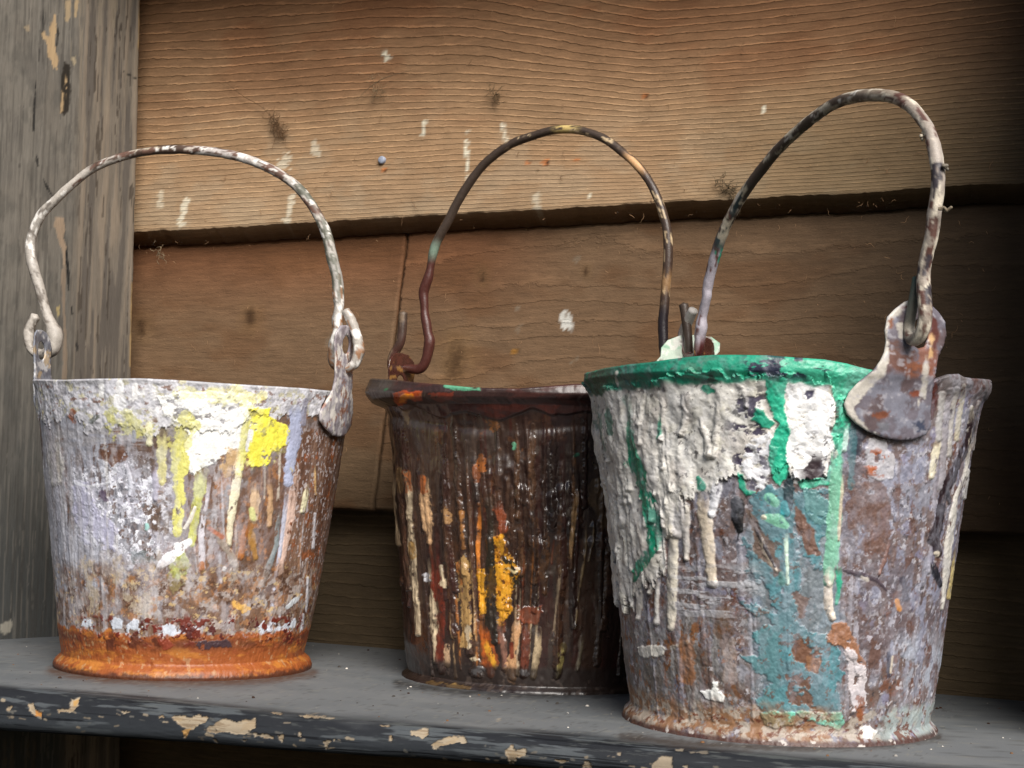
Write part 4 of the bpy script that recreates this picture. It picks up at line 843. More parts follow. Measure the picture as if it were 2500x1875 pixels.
dr2([(590, 700, 5), (592, 780, 9), (585, 900, 8), (588, 1010, 8)], C(214, 128, 48), 117, h=.0004); dr2([(600, 1240, 20), (620, 1310, 26), (640, 1400, 36), (640, 1460, 20)], ORG, 118, h=.0006); dr2([(612, 1320, 12), (650, 1400, 16), (662, 1440, 10)], AMB, 119, h=.0003, edge=.8)
dr2([(680, 700, 20), (690, 760, 18), (700, 820, 16)], C(140, 70, 40), 120, edge=.7, h=.0005); dr2([(680, 1250, 12), (700, 1330, 14), (705, 1440, 14)], C(168, 120, 100), 121); dr2([(755, 1190, 16), (758, 1280, 20), (740, 1380, 18), (738, 1480, 18)], PCH, 122, edge=.5)
dr2([(735, 1330, 12), (738, 1390, 10)], C(140, 54, 26), 123, h=.0003)
cv.poly([(760, 1158), (850, 1155), (866, 1200), (850, 1245), (800, 1235), (765, 1215)], C(164, 88, 58), edge=26, f=260, h=.0004, rough=.3, holes=.34, hf=180, a=.9)
dr2([(800, 1240, 18), (800, 1360, 20), (790, 1470, 18)], C(124, 62, 42), 124); dr2([(860, 1260, 8), (854, 1350, 17), (842, 1420, 17), (832, 1480, 13)], C(226, 200, 160), 125); dr2([(965, 1340, 16), (952, 1420, 13), (938, 1485, 8)], C(196, 180, 112), 126)
dr2([(1025, 650, 12), (1012, 740, 11), (1005, 850, 9), (998, 940, 6)], C(170, 134, 92), 127); dr2([(1110, 620, 30), (1130, 700, 36), (1150, 790, 20)], C(130, 104, 72), 128, a=.5, edge=.8, h=.0003)
dr2([(1072, 780, 4), (1068, 900, 5), (1040, 1090, 5), (1020, 1260, 4)], C(160, 136, 100), 129, a=.8); dr2([(1105, 780, 4), (1098, 880, 5), (1080, 960, 4)], C(150, 128, 96), 130, a=.8); dr2([(1050, 1300, 10), (1042, 1390, 9), (1030, 1450, 6)], C(150, 140, 116), 131, a=.8)
for x0, y0, y1, w, c in ((515, 740, 900, 7, C(176, 120, 66)), (520, 960, 1330, 26, C(196, 156, 98)), (500, 980, 1060, 12, C(206, 132, 70)), (445, 740, 770, 22, C(170, 130, 88)), (720, 1420, 1490, 22, PCH), (540, 1250, 1350, 12, CR2), (430, 1055, 1065, 16, CR2), (680, 1150, 1240, 12, AMB), (600, 1010, 1180, 14, AMB), (575, 540, 600, 16, C(130, 78, 50)), (600, 500, 540, 20, C(176, 104, 50)), (640, 260, 340, 34, C(116, 76, 44))):
    cv.stroke([(x0, y0, w), (x0+8, y1, w*.8)], c, h=.0003, edge=1.2, f=330, seed=y0, a=.95, dome=False)
for x, y in ((350, 1020), (360, 1040), (590, 1448), (600, 1440), (575, 1456), (800, 1462), (790, 1455)): cv.stroke([(x-8, y, 9), (x+8, y+4, 8)], C(222, 222, 226), h=.0005, edge=1.0, seed=x)
cv.stroke([(745, 430, 8), (748, 450, 8)], C(110, 176, 140), h=.0004, edge=.8, seed=9); cv.stroke([(1015, 485, 8), (1035, 478, 6)], C(40, 100, 80), h=.0003, edge=.8, seed=10)
cv.poly([(545, 1395), (570, 1390), (590, 1402), (560, 1410)], CR2, edge=6)
k2.patina(C(48, 33, 28), .5, 9, .12)
# scalloped skirt of varnish under the lip
t_ = k2.zr[None, :]-z; sk = .0155+.0018*np.sin(s*210)+.005*(fbm(s*60, z*0, 40, 3)-.5)*2
m = ss(sk+.0008, sk-.0008, t_); cv.mix(m, C(54, 30, 27), .95, rough=.36); cv.h += m*.0012*ss(0, .006, t_); cv.mix(m*ss(.55, .62, fbm(s*68, z*204, 41, 3)), C(80, 38, 30), .6)
cv.mix(m*cv.zone(0, 0, 210, 400, 30), C(66, 58, 50), .8)
cv.poly([(225, 205), (270, 195), (345, 195), (350, 235), (320, 245), (300, 232), (240, 262), (228, 240)], C(188, 78, 30), edge=8, h=.0002, rough=.3); cv.poly([(262, 215), (305, 200), (318, 225), (280, 240), (250, 245)], C(250, 150, 40), edge=8, h=.0003, rough=.3); cv.poly([(380, 205), (480, 200), (485, 235), (420, 245), (385, 230)], C(132, 52, 30), edge=12, h=0, a=.8, holes=.35)
cv.poly([(430, 165), (500, 172), (590, 182), (600, 192), (520, 195), (440, 182)], C(96, 170, 134), edge=10, f=300, holes=.36, h=.0002); cv.stroke([(186, 190, 7), (192, 186, 5)], C(50, 130, 80), h=.0002, edge=.8, seed=3)
tb = .0075; lip = np.exp(-((t_-.008)/.0055)**2); cv.h += lip*.0022 - np.exp(-((t_-.0225)/.003)**2)*.0012*ss(.3, .6, fbm(s*90, z*0, 42, 2))
lump = ss(.50, .74, fbm(s*110, z*60, 43, 3)); cv.h += lump*.0024*ss(.03, .06, t_)*ss(.0, .9, cv.zone(560, 200, 1300, 900, 100)+.25)
cv.h += (fbm(s*200, z*26, 44, 4)-.5)*.0014*ss(.01, .05, z) + (fbm(s*120, z*90, 45, 3)-.5)*.0012 + (fbm(s*18, z*12, 46, 2)-.5)*.003*ss(.02, .05, z)
fz = ss(.017, .013, z); cv.mix(fz, C(46, 36, 32), .9, rough=.4); cv.poly([(340, 1500), (400, 1502), (480, 1512), (560, 1525), (540, 1536), (430, 1526), (350, 1514)], C(190, 150, 84), edge=10, f=300, a=.8, holes=.34)
cv.mix(ss(.003, .0015, z), C(40, 28, 24), .8); cv.mix(fz*ss(.66, .70, fbm(s*272, z*272, 48, 3)), C(96, 82, 74), .5)
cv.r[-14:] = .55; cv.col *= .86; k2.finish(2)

# ---------------- kettle 3: green rim, lumpy white paint, teal and rust
k3 = Kettle('kettle', 'right kettle with a bright green rim, lumpy white paint and teal patches', (1522, 1752), (2286, 1801), (2080, 1831),
    [(1245, 812), (1265, 808), (1300, 799), (1350, 791), (1400, 786), (1450, 779), (1500, 773), (1540, 770), (1600, 770), (1660, 771), (1720, 776), (1780, 780), (1830, 789), (1870, 800), (1900, 806), (1950, 812), (1990, 819), (2010, 829), (2024, 822), (2050, 812), (2072, 811), (2086, 818), (2100, 820), (2135, 823), (2160, 826)], .085, .035, 660, 430, M_KETTLE3,
    [(1262, 806), (1266, 825), (1278, 836), (1284, 860), (1293, 937), (1310, 1052), (1325, 1166), (1336, 1281), (1345, 1396), (1355, 1470), (1360, 1498), (1361, 1514), (1348, 1528), (1343, 1543), (1349, 1560)],
    [(2140, 826), (2136, 845), (2124, 870), (2117, 900), (2098.5, 994), (2081, 1109), (2064, 1224), (2044, 1338), (2028, 1453), (2017, 1515), (2011, 1543), (2009, 1558), (2023, 1573), (2029, 1588), (2021, 1600)])
cv = k3.cv; cv.gain = .95; s, z = cv.s, cv.z
cv.col[:] = C(124, 108, 106)*.85; cv.r[:] = .5
cv.mix(ss(.42, .58, fbm(s*45, z*28, 1, 6)), C(104, 84, 76)); cv.mix(ss(.5, .62, fbm(s*153, z*102, 2, 7)), C(138, 138, 150), .8); cv.mix(ss(.60, .68, fbm(s*187, z*136, 3, 7)), C(108, 66, 46), .85); cv.mix(ss(.62, .68, fbm(s*102, z*85, 4, 7)), C(132, 128, 150), .8)
cv.mix(ss(.64, .68, fbm(s*442, z*442, 5, 3)), C(196, 192, 196), .7); cv.mix(ss(.66, .69, fbm(s*340, z*272, 6, 6)), C(58, 52, 56), .8)
cv.frame(1.5436, 1400, 800)
lowL = cv.zone(100, 1050, 640, 1500, 90); cv.mix(lowL*ss(.4, .55, fbm(s*119, z*68, 7, 6)), C(112, 104, 96), .8); cv.mix(lowL*ss(.56, .62, fbm(s*204, z*102, 8, 6)), C(150, 146, 144), .8); cv.mix(lowL*ss(.63, .67, fbm(s*255, z*187, 9, 6)), C(132, 84, 46), .9)
RZ = cv.zone(1010, 420, 1600, 1300, 50); cv.mix(RZ*ss(.40, .6, fbm(s*40, z*24, 10, 6)), C(100, 88, 92), .7); cv.mix(RZ*ss(.54, .62, fbm(s*153, z*102, 11, 7)), C(138, 139, 156), .8); cv.mix(RZ*ss(.60, .66, fbm(s*136, z*85, 12, 7)), C(98, 68, 56), .8); cv.mix(RZ*ss(.62, .66, fbm(s*408, z*272, 13, 6)), C(196, 194, 204), .5)
cv.mix(cv.zone(1240, 1180, 1500, 1500, 60)*ss(.4, .55, fbm(s*119, z*102, 14, 6)), C(172, 178, 190), .8)
k3.runs(24, [C(150, 146, 158), C(116, 92, 84), C(176, 172, 180), C(102, 80, 74)], 5, 230, 1500, 420, 1480, w=(4, 14), a=(.25, .55))
# rim bead, green on the left and middle
GRN, GR2, GR3 = C(40, 158, 126), C(34, 106, 88), C(118, 204, 168)
t_ = k3.zr[None, :]-z
# thick white paint of the left and middle
whp = [(40, 235), (110, 215), (190, 220), (260, 210), (340, 190), (440, 175), (540, 160), (640, 175), (740, 190), (820, 190), (900, 185), (985, 200), (985, 330), (975, 430), (985, 480), (950, 560), (880, 580), (820, 560), (800, 520), (740, 560), (725, 600), (690, 590), (640, 580), (600, 560), (560, 590), (520, 600), (450, 620), (440, 650), (380, 780), (340, 830), (350, 900), (300, 960), (250, 980), (215, 1060), (160, 1000), (130, 700), (100, 450), (70, 320)]
wm = cv.poly(whp, C(236, 231, 222), edge=26, f=150, seed=15, h=.0014, rough=.55, streak=30)
cv.mix(wm*ss(.5, .62, fbm(s*153, z*68, 16, 6)), C(206, 196, 186), .7); cv.mix(wm*ss(.6, .66, fbm(s*119, z*119, 17, 6)), C(222, 216, 200), .8); cv.mix(wm*cv.zone(0, 0, 330, 1100, 40)*ss(.45, .6, fbm(s*272, z*68, 18, 6)), C(190, 182, 172), .6)
cv.mix(wm*ss(.66, .69, fbm(s*408, z*340, 19, 6)), C(90, 84, 84), .8)
cv.h += wm*((fbm(s*85, z*38, 20, 3)-.5)*.0065+(fbm(s*220, z*120, 21, 3)-.5)*.0009)
cv.gain = .95
bw = cv.poly([(805, 215), (830, 200), (960, 210), (985, 300), (970, 380), (985, 470), (950, 500), (930, 560), (880, 580), (825, 578), (830, 520), (795, 490), (815, 400), (800, 320)], C(252, 250, 248), edge=18, f=160, seed=22, h=.0003, holes=.28, hf=240, rough=.5); cv.mix(bw*ss(.62, .65, fbm(s*442, z*442, 60, 6))*cv.zone(840, 400, 1000, 620, 60), C(60, 56, 64), .9, h=-.0003)
cv.poly([(650, 440), (740, 400), (745, 540), (720, 610), (660, 620), (640, 540)], C(240, 238, 240), edge=20, f=200, seed=23, h=.0003, holes=.4, hf=260)
cv.poly([(868, 232), (905, 236), (900, 258), (880, 272), (866, 256)], C(70, 66, 86), edge=9, h=-.0002, holes=.3)
cv.spots(cv.zone(585, 230, 740, 640, 40), .60, C(74, 66, 84), f=190, seed=24, h=-.0003, w=.02)
cv.spots(cv.zone(850, 480, 990, 640, 30), .55, C(60, 48, 52), f=170, seed=25, w=.03)
# ropes of paint on the left
rr_ = random.Random(3)
for i in range(26):
    x = 85+i*11+rr_.uniform(-8, 8); y0 = rr_.uniform(240, 520); w = rr_.uniform(6, 12); y1 = y0+rr_.uniform(90, 420); k_ = (y1-y0)*.10
    cv.stroke([(x, y0, w), (x+k_*.5+rr_.uniform(-8, 8), (y0+y1)/2, w*.8), (x+k_, y1, w*1.15)], rr_.choice([C(222, 216, 208), C(204, 198, 190), C(234, 228, 218)]), h=.002, edge=.35, seed=i, wob=14, a=.7)
for pts in ([(330, 240, 14), (345, 300, 12), (335, 420, 12)], [(420, 220, 10), (430, 320, 12), (410, 400, 12)], [(560, 240, 12), (545, 360, 14), (520, 480, 15)], [(270, 240, 9), (255, 330, 10), (262, 440, 10)], [(600, 200, 12), (640, 230, 12), (655, 300, 9)], [(480, 330, 12), (500, 420, 13), (505, 480, 14)], [(420, 180, 10), (500, 190, 12), (560, 200, 10)]):
    cv.stroke(pts, C(214, 208, 200), h=.0024, edge=.35, seed=int(pts[0][0]), wob=12, a=.6)
def d3(pts, c, sd, h=.0016, a=1, edge=.2, rough=.45): cv.stroke(pts, c, h=h, edge=edge, f=280, seed=sd, a=a, rough=rough)
DC = C(222, 212, 194)
d3([(380, 640, 20), (376, 800, 18), (374, 950, 17), (372, 1060, 16), (370, 1130, 13)], DC, 200); d3([(485, 600, 24), (498, 720, 25), (510, 820, 23), (520, 920, 21), (525, 962, 20)], C(218, 202, 180), 201); d3([(545, 580, 20), (535, 640, 18), (522, 705, 15)], C(246, 244, 246), 202)
d3([(425, 640, 14), (424, 760, 14), (426, 870, 12)], C(206, 198, 188), 203); d3([(318, 940, 9), (316, 1040, 10), (316, 1112, 11)], C(200, 194, 186), 204); d3([(250, 960, 14), (248, 1040, 12), (245, 1095, 10)], C(196, 188, 178), 205); d3([(400, 640, 22), (405, 720, 22), (395, 780, 18)], C(200, 194, 190), 206)
d3([(295, 900, 10), (300, 960, 10), (290, 1000, 8)], C(190, 184, 176), 217); d3([(200, 800, 8), (205, 960, 8), (225, 1050, 7)], C(190, 184, 176), 218)
# green
G = GRN
cv.stroke([(208, 262, 16), (218, 300, 14), (222, 340, 14), (228, 430, 17), (248, 520, 24), (270, 600, 27), (298, 680, 27), (316, 760, 24), (312, 830, 22), (280, 870, 18), (250, 910, 15), (238, 950, 8)], C(26, 136, 104), h=.0012, edge=.45, f=150, seed=207, rough=.4)
cv.stroke([(235, 510, 26), (262, 530, 14)], C(24, 146, 108), h=.0006, edge=.5, seed=208)
cv.stroke([(142, 290, 8), (150, 360, 12), (152, 400, 8)], GR2, h=.0005, edge=.8, seed=209, a=.85); cv.stroke([(90, 290, 10), (110, 380, 12), (125, 460, 8)], GR2, h=.0004, edge=.9, seed=210, a=.7); cv.stroke([(336, 330, 5), (334, 400, 8), (325, 420, 4)], C(40, 160, 120), h=.0004, seed=211)
cv.stroke([(498, 230, 10), (515, 236, 14), (535, 240, 8)], G, h=.0003, edge=.6, seed=212); cv.stroke([(470, 565, 8), (482, 595, 19), (490, 605, 10)], G, h=.0006, edge=.3, seed=213)
gm = cv.poly([(735, 190), (780, 185), (805, 200), (800, 320), (815, 400), (798, 480), (812, 560), (780, 600), (750, 560), (738, 500), (745, 430), (770, 360), (735, 300)], C(60, 196, 156), edge=14, f=180, seed=26, h=.0006, rough=.4)
cv.mix(gm*ss(.5, .6, fbm(s*136, z*102, 27, 3)), C(36, 170, 134), .8)
cv.poly([(690, 310), (720, 315), (745, 345), (765, 360), (740, 380), (700, 360), (672, 350)], G, edge=12, f=200, seed=27, h=.0005); cv.poly([(620, 545), (645, 550), (650, 610), (690, 620), (650, 640), (628, 600)], G, edge=10, seed=28, h=.0004)
gp = cv.poly([(955, 190), (1010, 170), (1110, 150), (1180, 150), (1080, 250), (1020, 280), (1040, 360), (1020, 470), (990, 590), (860, 610), (850, 585), (950, 570), (985, 480), (972, 400), (985, 330), (975, 240)], C(104, 206, 172), edge=16, f=170, seed=29, h=.0005, rough=.42)
cv.mix(gp*ss(.5, .62, fbm(s*187, z*187, 30, 6)), C(52, 186, 144), .8); cv.mix(gp*ss(.62, .68, fbm(s*340, z*340, 31, 3)), C(70, 120, 110), .7); cv.h += (gm+gp)*(fbm(s*374, z*306, 32, 3)-.5)*.0012
# teal field
cv.poly([(690, 640), (960, 620), (990, 900), (1000, 1120), (1010, 1480), (700, 1480), (690, 1300), (680, 1100), (640, 900)], C(112, 134, 142), edge=40, f=120, a=.6, h=0, soft=16, seed=61)
TEAL, TE2 = C(100, 130, 138), C(86, 136, 138)
tm = cv.poly([(650, 650), (700, 620), (780, 600), (900, 610), (960, 620), (950, 760), (930, 900), (890, 900), (870, 850), (830, 720), (850, 860), (870, 960), (850, 1040), (835, 1100), (880, 1140), (960, 1130), (1010, 1230), (1000, 1400), (1010, 1470), (740, 1500), (700, 1450), (680, 1400), (750, 1340), (640, 1240), (690, 1240), (700, 1200), (675, 1160), (720, 1130), (760, 1120), (650, 1060), (620, 1030), (760, 1060), (700, 960), (660, 920), (630, 830), (640, 780), (700, 840), (690, 760)], TEAL, edge=34, f=190, seed=33, h=.0004, rough=.45, holes=.22, hf=110)
cv.mix(tm*ss(.52, .62, fbm(s*102, z*85, 34, 6)), C(86, 138, 146), .8); cv.mix(tm*cv.zone(640, 1100, 780, 1480, 30), TE2, .6); cv.mix(tm*ss(.64, .68, fbm(s*306, z*306, 35, 6)), C(104, 84, 74), .8)
cv.poly([(830, 660), (900, 760), (930, 860), (880, 860), (850, 760)], C(116, 88, 76), edge=16, f=150, seed=36, h=0); cv.poly([(660, 690), (740, 800), (790, 920), (760, 940), (690, 840)], C(112, 94, 84), edge=18, f=150, seed=37, h=0)
cv.poly([(820, 1190), (880, 1180), (930, 1260), (920, 1310), (850, 1270), (815, 1230)], C(112, 78, 60), edge=30, f=260, seed=38, h=-.0003, holes=.30); cv.poly([(805, 1320), (900, 1330), (900, 1420), (800, 1420)], C(110, 82, 68), edge=34, f=240, seed=39, h=-.0003, holes=.34); cv.poly([(835, 990), (880, 1010), (880, 1090), (840, 1110)], C(118, 100, 94), edge=30, f=240, seed=40, h=-.0003, holes=.3); cv.poly([(880, 1240), (925, 1250), (920, 1300), (890, 1290)], C(140, 100, 72), edge=12, h=0, holes=.35)
cv.poly([(860, 600), (920, 600), (1000, 720), (960, 760), (900, 740), (870, 660)], C(98, 140, 140), edge=20, f=130, seed=55, h=.0003, holes=.35)
for pts, c in (([(618, 660, 26), (620, 720, 24), (628, 760, 15)], C(22, 24, 26)), ([(625, 770, 3), (622, 800, 2)], C(30, 30, 30)), ([(815, 540, 14), (812, 600, 22), (806, 700, 14)], C(44, 60, 66)), ([(795, 665, 14), (798, 695, 18)], C(40, 150, 156)), ([(740, 640, 20), (760, 660, 18)], C(130, 196, 170)), ([(730, 715, 14), (770, 725, 24), (800, 745, 14)], C(132, 196, 164)), ([(718, 714, 10), (722, 716, 8)], C(220, 214, 190)),
    ([(803, 780, 7), (800, 800, 8), (806, 900, 5), (806, 965, 6)], C(206, 228, 206)), ([(785, 930, 14), (788, 955, 16)], C(96, 140, 134)), ([(700, 780, 9), (730, 860, 9), (765, 915, 7)], C(196, 180, 160)), ([(680, 740, 7), (720, 820, 8), (760, 900, 5)], C(66, 60, 64))):
    d3(pts, c, int(pts[0][0]), h=.0009)
d3([(995, 440, 22), (990, 560, 26), (985, 680, 26), (978, 800, 27), (968, 900, 25), (960, 960, 20)], C(128, 190, 160), 214, h=.0016); d3([(1015, 560, 7), (1004, 700, 7), (998, 800, 6)], C(206, 190, 166), 215, h=.0012); d3([(965, 920, 17), (958, 990, 17), (962, 1060, 18), (975, 1095, 15)], C(226, 212, 196), 216, h=.0018); d3([(1000, 910, 14), (1000, 980, 10), (990, 1040, 8)], C(60, 160, 130), 219, h=.0005, edge=.6)
cv.stroke([(1028, 375, 8), (1024, 420, 10), (1018, 460, 10)], C(206, 232, 222), h=.0008, seed=220); cv.stroke([(1075, 380, 22), (1070, 460, 20)], C(44, 50, 64), h=0, edge=.8, f=160, seed=221, a=.85, dome=False); cv.stroke([(1050, 380, 16), (1045, 600, 12)], C(74, 120, 126), h=0, edge=.8, f=160, seed=222, a=.7, dome=False)
cv.poly([(1110, 420), (1180, 430), (1215, 500), (1200, 560), (1150, 590), (1105, 540), (1095, 470)], C(188, 184, 186), edge=22, f=110, seed=41, h=.0004, a=.85, holes=.32, hf=120); cv.spots(cv.zone(1100, 460, 1200, 560, 20), .58, C(170, 92, 52), f=260, seed=42)
cv.poly([(1040, 590), (1160, 580), (1200, 700), (1180, 860), (1090, 830), (1020, 760)], C(112, 82, 70), edge=32, f=90, seed=43, h=0, a=.75, holes=.34, hf=110)
# rust trail and white splashes low down
cv.poly([(985, 1110), (1030, 1110), (1060, 1180), (1100, 1280), (1090, 1320), (1060, 1290), (1010, 1200), (960, 1180), (955, 1140)], C(150, 104, 76), edge=18, f=180, seed=44, h=.0006, holes=.3); cv.poly([(1020, 1200), (1060, 1230), (1100, 1290), (1100, 1420), (1060, 1440), (1040, 1340)], C(206, 196, 196), edge=18, f=160, seed=45, h=.0006, holes=.34); cv.stroke([(1080, 1400, 14), (1085, 1480, 16)], C(140, 82, 48), h=.0003, edge=.9, seed=46)
cv.poly([(245, 1205), (300, 1196), (350, 1205), (340, 1230), (290, 1245), (250, 1235)], C(206, 200, 190), edge=9, h=.0005); cv.poly([(350, 1200), (400, 1185), (440, 1180), (400, 1205), (370, 1215)], C(176, 166, 152), edge=9, a=.7)
cv.poly([(480, 1370), (520, 1365), (528, 1330), (545, 1335), (548, 1370), (575, 1390), (565, 1412), (530, 1405), (500, 1395)], C(240, 238, 232), edge=8, h=.0007); cv.poly([(1075, 1515), (1110, 1500), (1145, 1520), (1130, 1545), (1085, 1545)], C(240, 236, 226), edge=9, h=.0006)
cv.poly([(710, 1455), (780, 1445), (835, 1450), (830, 1505), (770, 1510), (715, 1495)], C(118, 196, 170), edge=12, f=200, seed=47, h=.0005, holes=.25); cv.poly([(850, 1450), (1000, 1455), (1020, 1490), (1000, 1515), (950, 1500), (860, 1470)], C(132, 200, 176), edge=14, f=200, seed=48, h=.0005, holes=.3)
for x, w in ((575, 14), (600, 12), (430, 20), (410, 12)): cv.stroke([(x, 1180, w), (x+4, 1330, w)], C(168, 150, 140) if x > 500 else C(146, 96, 56), h=.0002, edge=1.0, f=170, seed=x, a=.7, dome=False)
cv.poly([(545, 1060), (600, 1050), (610, 1160), (570, 1200), (530, 1150)], C(108, 78, 56), edge=20, f=140, a=.7, h=0); cv.mix(cv.zone(380, 900, 700, 1090, 40)*ss(.52, .58, fbm(s*68, z*442, 49, 6)), C(196, 194, 196), .7, h=.0002)
# right flank: cream runs and a black run
d3([(1375, 420, 14), (1362, 480, 14), (1350, 540, 14), (1346, 562, 11)], C(224, 214, 186), 230, h=.001)
for x, y0, y1, w, c in ((1390, 250, 420, 13, C(176, 172, 168)), (1415, 240, 600, 13, C(160, 154, 158)), (1438, 230, 480, 10, C(190, 184, 176)), (1465, 220, 420, 10, C(196, 186, 160)), (1500, 300, 560, 8, C(176, 166, 150)), (1520, 280, 460, 6, C(150, 140, 132)), (1485, 540, 640, 8, C(200, 196, 192))):
    d3([(x, y0, w), (x-(y1-y0)*.09, y1, w)], c, x, h=.0013, a=.9, edge=.35)
d3([(1530, 240, 24), (1510, 320, 16), (1490, 420, 14), (1462, 480, 15), (1430, 540, 18), (1402, 600, 18), (1382, 660, 15), (1372, 740, 18), (1352, 800, 24), (1370, 850, 20)], C(40, 26, 30), 231, h=.0009, edge=.35); d3([(1400, 600, 9), (1412, 640, 9), (1412, 660, 7)], C(30, 26, 32), 232, h=.0006); d3([(1342, 870, 9), (1358, 920, 13), (1380, 970, 9)], C(34, 34, 42), 233, h=.0006)
d3([(1500, 420, 6), (1470, 560, 7), (1440, 640, 10), (1415, 800, 16), (1400, 940, 14), (1385, 1060, 6)], C(216, 210, 200), 234, h=.0013); d3([(1440, 840, 5), (1425, 960, 6), (1414, 1020, 6)], C(196, 176, 120), 235, h=.0008)
cv.stroke([(1362, 850, 9), (1364, 860, 6)], C(228, 214, 190), h=.0003, edge=.7, seed=236); cv.stroke([(1220, 1030, 8), (1228, 1060, 12)], C(188, 130, 74), h=.0002, edge=.8, seed=237); cv.stroke([(1240, 950, 12), (1250, 1020, 12)], C(58, 54, 66), h=0, edge=.9, seed=238, a=.7, dome=False); cv.stroke([(1185, 1230, 8), (1190, 1310, 9)], C(46, 44, 60), h=0, edge=.7, seed=239, a=.8); cv.stroke([(1200, 1240, 5), (1195, 1300, 4)], C(206, 190, 166), h=.0003, seed=240)
cv.stroke([(1020, 915, 6), (1080, 930, 12), (1140, 950, 8), (1180, 990, 3)], C(74, 62, 70), h=.0006, edge=.5, seed=241); cv.stroke([(1085, 940, 8), (1105, 950, 8)], C(206, 196, 184), h=.0004, edge=.7, seed=242); cv.stroke([(1190, 800, 5), (1170, 880, 8), (1150, 930, 6)], C(128, 96, 88), h=.0012, edge=.4, seed=243)
cv.stroke([(1345, 180, 20), (1352, 260, 22), (1340, 330, 18)], C(86, 46, 40), h=.0006, edge=.25, seed=244, rough=.3); cv.stroke([(1550, 220, 22), (1545, 260, 16)], C(84, 76, 78), h=.0012, edge=.5, seed=245)
cv.mix(cv.zone(1390, 130, 1600, 260, 25), C(112, 106, 106), .8); cv.mix(cv.zone(1390, 130, 1600, 260, 25)*ss(.55, .62, fbm(s*340, z*340, 50, 3)), C(84, 56, 50), .8)
# green lip
gb = ss(.0125, .0105, t_+(fbm(s*102, z*102, 51, 3)-.5)*.006)*cv.zone(-60, 0, 1180, 400, 25)
cv.mix(gb, GRN, .97, rough=.4); cv.mix(gb*ss(.54, .64, fbm(s*60, z*90, 71, 6)), C(96, 116, 104), .55); cv.mix(gb*ss(.64, .68, fbm(s*120, z*160, 72, 6)), C(70, 62, 60), .8); cv.mix(gb*cv.zone(-60, 0, 330, 400, 100), GR2, .85); cv.mix(gb*cv.zone(-60, 0, 150, 400, 40), C(70, 96, 80), .7); cv.mix(gb*ss(.56, .62, fbm(s*170, z*340, 52, 6)), C(30, 140, 112), .7); cv.mix(gb*cv.zone(760, 0, 1200, 400, 80), C(84, 196, 158), .6); cv.spots(gb*cv.zone(640, 100, 960, 200, 30), .55, C(44, 48, 66), f=150, fz=300, seed=53, w=.02)
cv.stroke([(168, 168, 5), (176, 220, 4)], C(206, 200, 190), h=.0004, edge=.8, seed=54)
cv.h += np.exp(-((t_-.006)/.0048)**2)*.0018*ss(1300, 900, (cv.px-1400)*1.5436)
cv.h += np.exp(-((t_-.006)/.006)**2)*.002*(fbm(s*120, z*0, 57, 3))*ss(1380, 1420, (cv.px-1400)*1.5436)
k3.patina(C(176, 178, 190), .20, 11, .08)
# foot
fz = ss(.020, .014, z+(fbm(s*153, z*153, 58, 3)-.5)*.008); cv.mix(fz*cv.zone(100, 1300, 1000, 1700, 80)*ss(.36, .5, fbm(s*136, z*204, 59, 6)), C(146, 104, 68), .85); cv.mix(fz*ss(.5, .58, fbm(s*187, z*272, 61, 6)), C(176, 164, 150), .8); cv.mix(fz*cv.zone(1150, 1300, 1500, 1700, 60)*ss(.34, .46, fbm(s*153, z*153, 62, 6)), C(160, 172, 170), .8)
cv.mix(fz*ss(.62, .67, fbm(s*238, z*340, 63, 6)), C(104, 54, 34), .85); cv.mix(ss(.0035, .0012, z), C(74, 46, 40), .9); cv.mix(ss(.005, .001, z)*ss(.68, .72, fbm(s*300, z*340, 64, 3)), C(224, 214, 206), .7)
cv.h += (fbm(s*408, z*408, 65, 6)-.5)*.0009 + (fbm(s*16, z*12, 66, 2)-.5)*.003*ss(.02, .05, z) + (fbm(s*153, z*102, 67, 3)-.5)*.0010
cv.col *= np.array([.96, .985, 1.01]); k3.finish(3)
# ================================================================== ears, wire handles
def tr(scale, ox, oy):
    return lambda pts: [(ox+p[0]/scale, oy+p[1]/scale)+tuple(p[2:]) for p in pts]
def px2212(pts): return [(p[0]*K, p[1]*K)+tuple(p[2:]) for p in pts]
def poly_on(k, pts):
    out = []
    for x, y in pts:
        th, z = k.surf(x, y); out.append((th*.088, z))
    return out
def rimz(k, th):
    th = (th+math.pi*.5555) % (2*math.pi)-math.pi*.5555
    return float(np.interp(th, k.th, k.zr))
def wire(k, pts, axis, r, stops, blots, seed, mat=M_WIRE, lump=.28, name='handle', n=420, rough=.5, lf=150):
    P = np.array([k.wire_pt(x, y, axis, dn).tolist()+[rr] for x, y, rr, dn in [(p[0], p[1], (p[2] if len(p) > 2 else 1.0), (p[3] if len(p) > 3 else 0.0)) for p in pts]])
    S = spline(P, n)
    return tube(name, S[:, :3], r*S[:, 3], mat, k.root, spatter(mkcol(stops, seed, rough), blots, seed), nr=18, lump=lump, lf=lf, seed=seed)

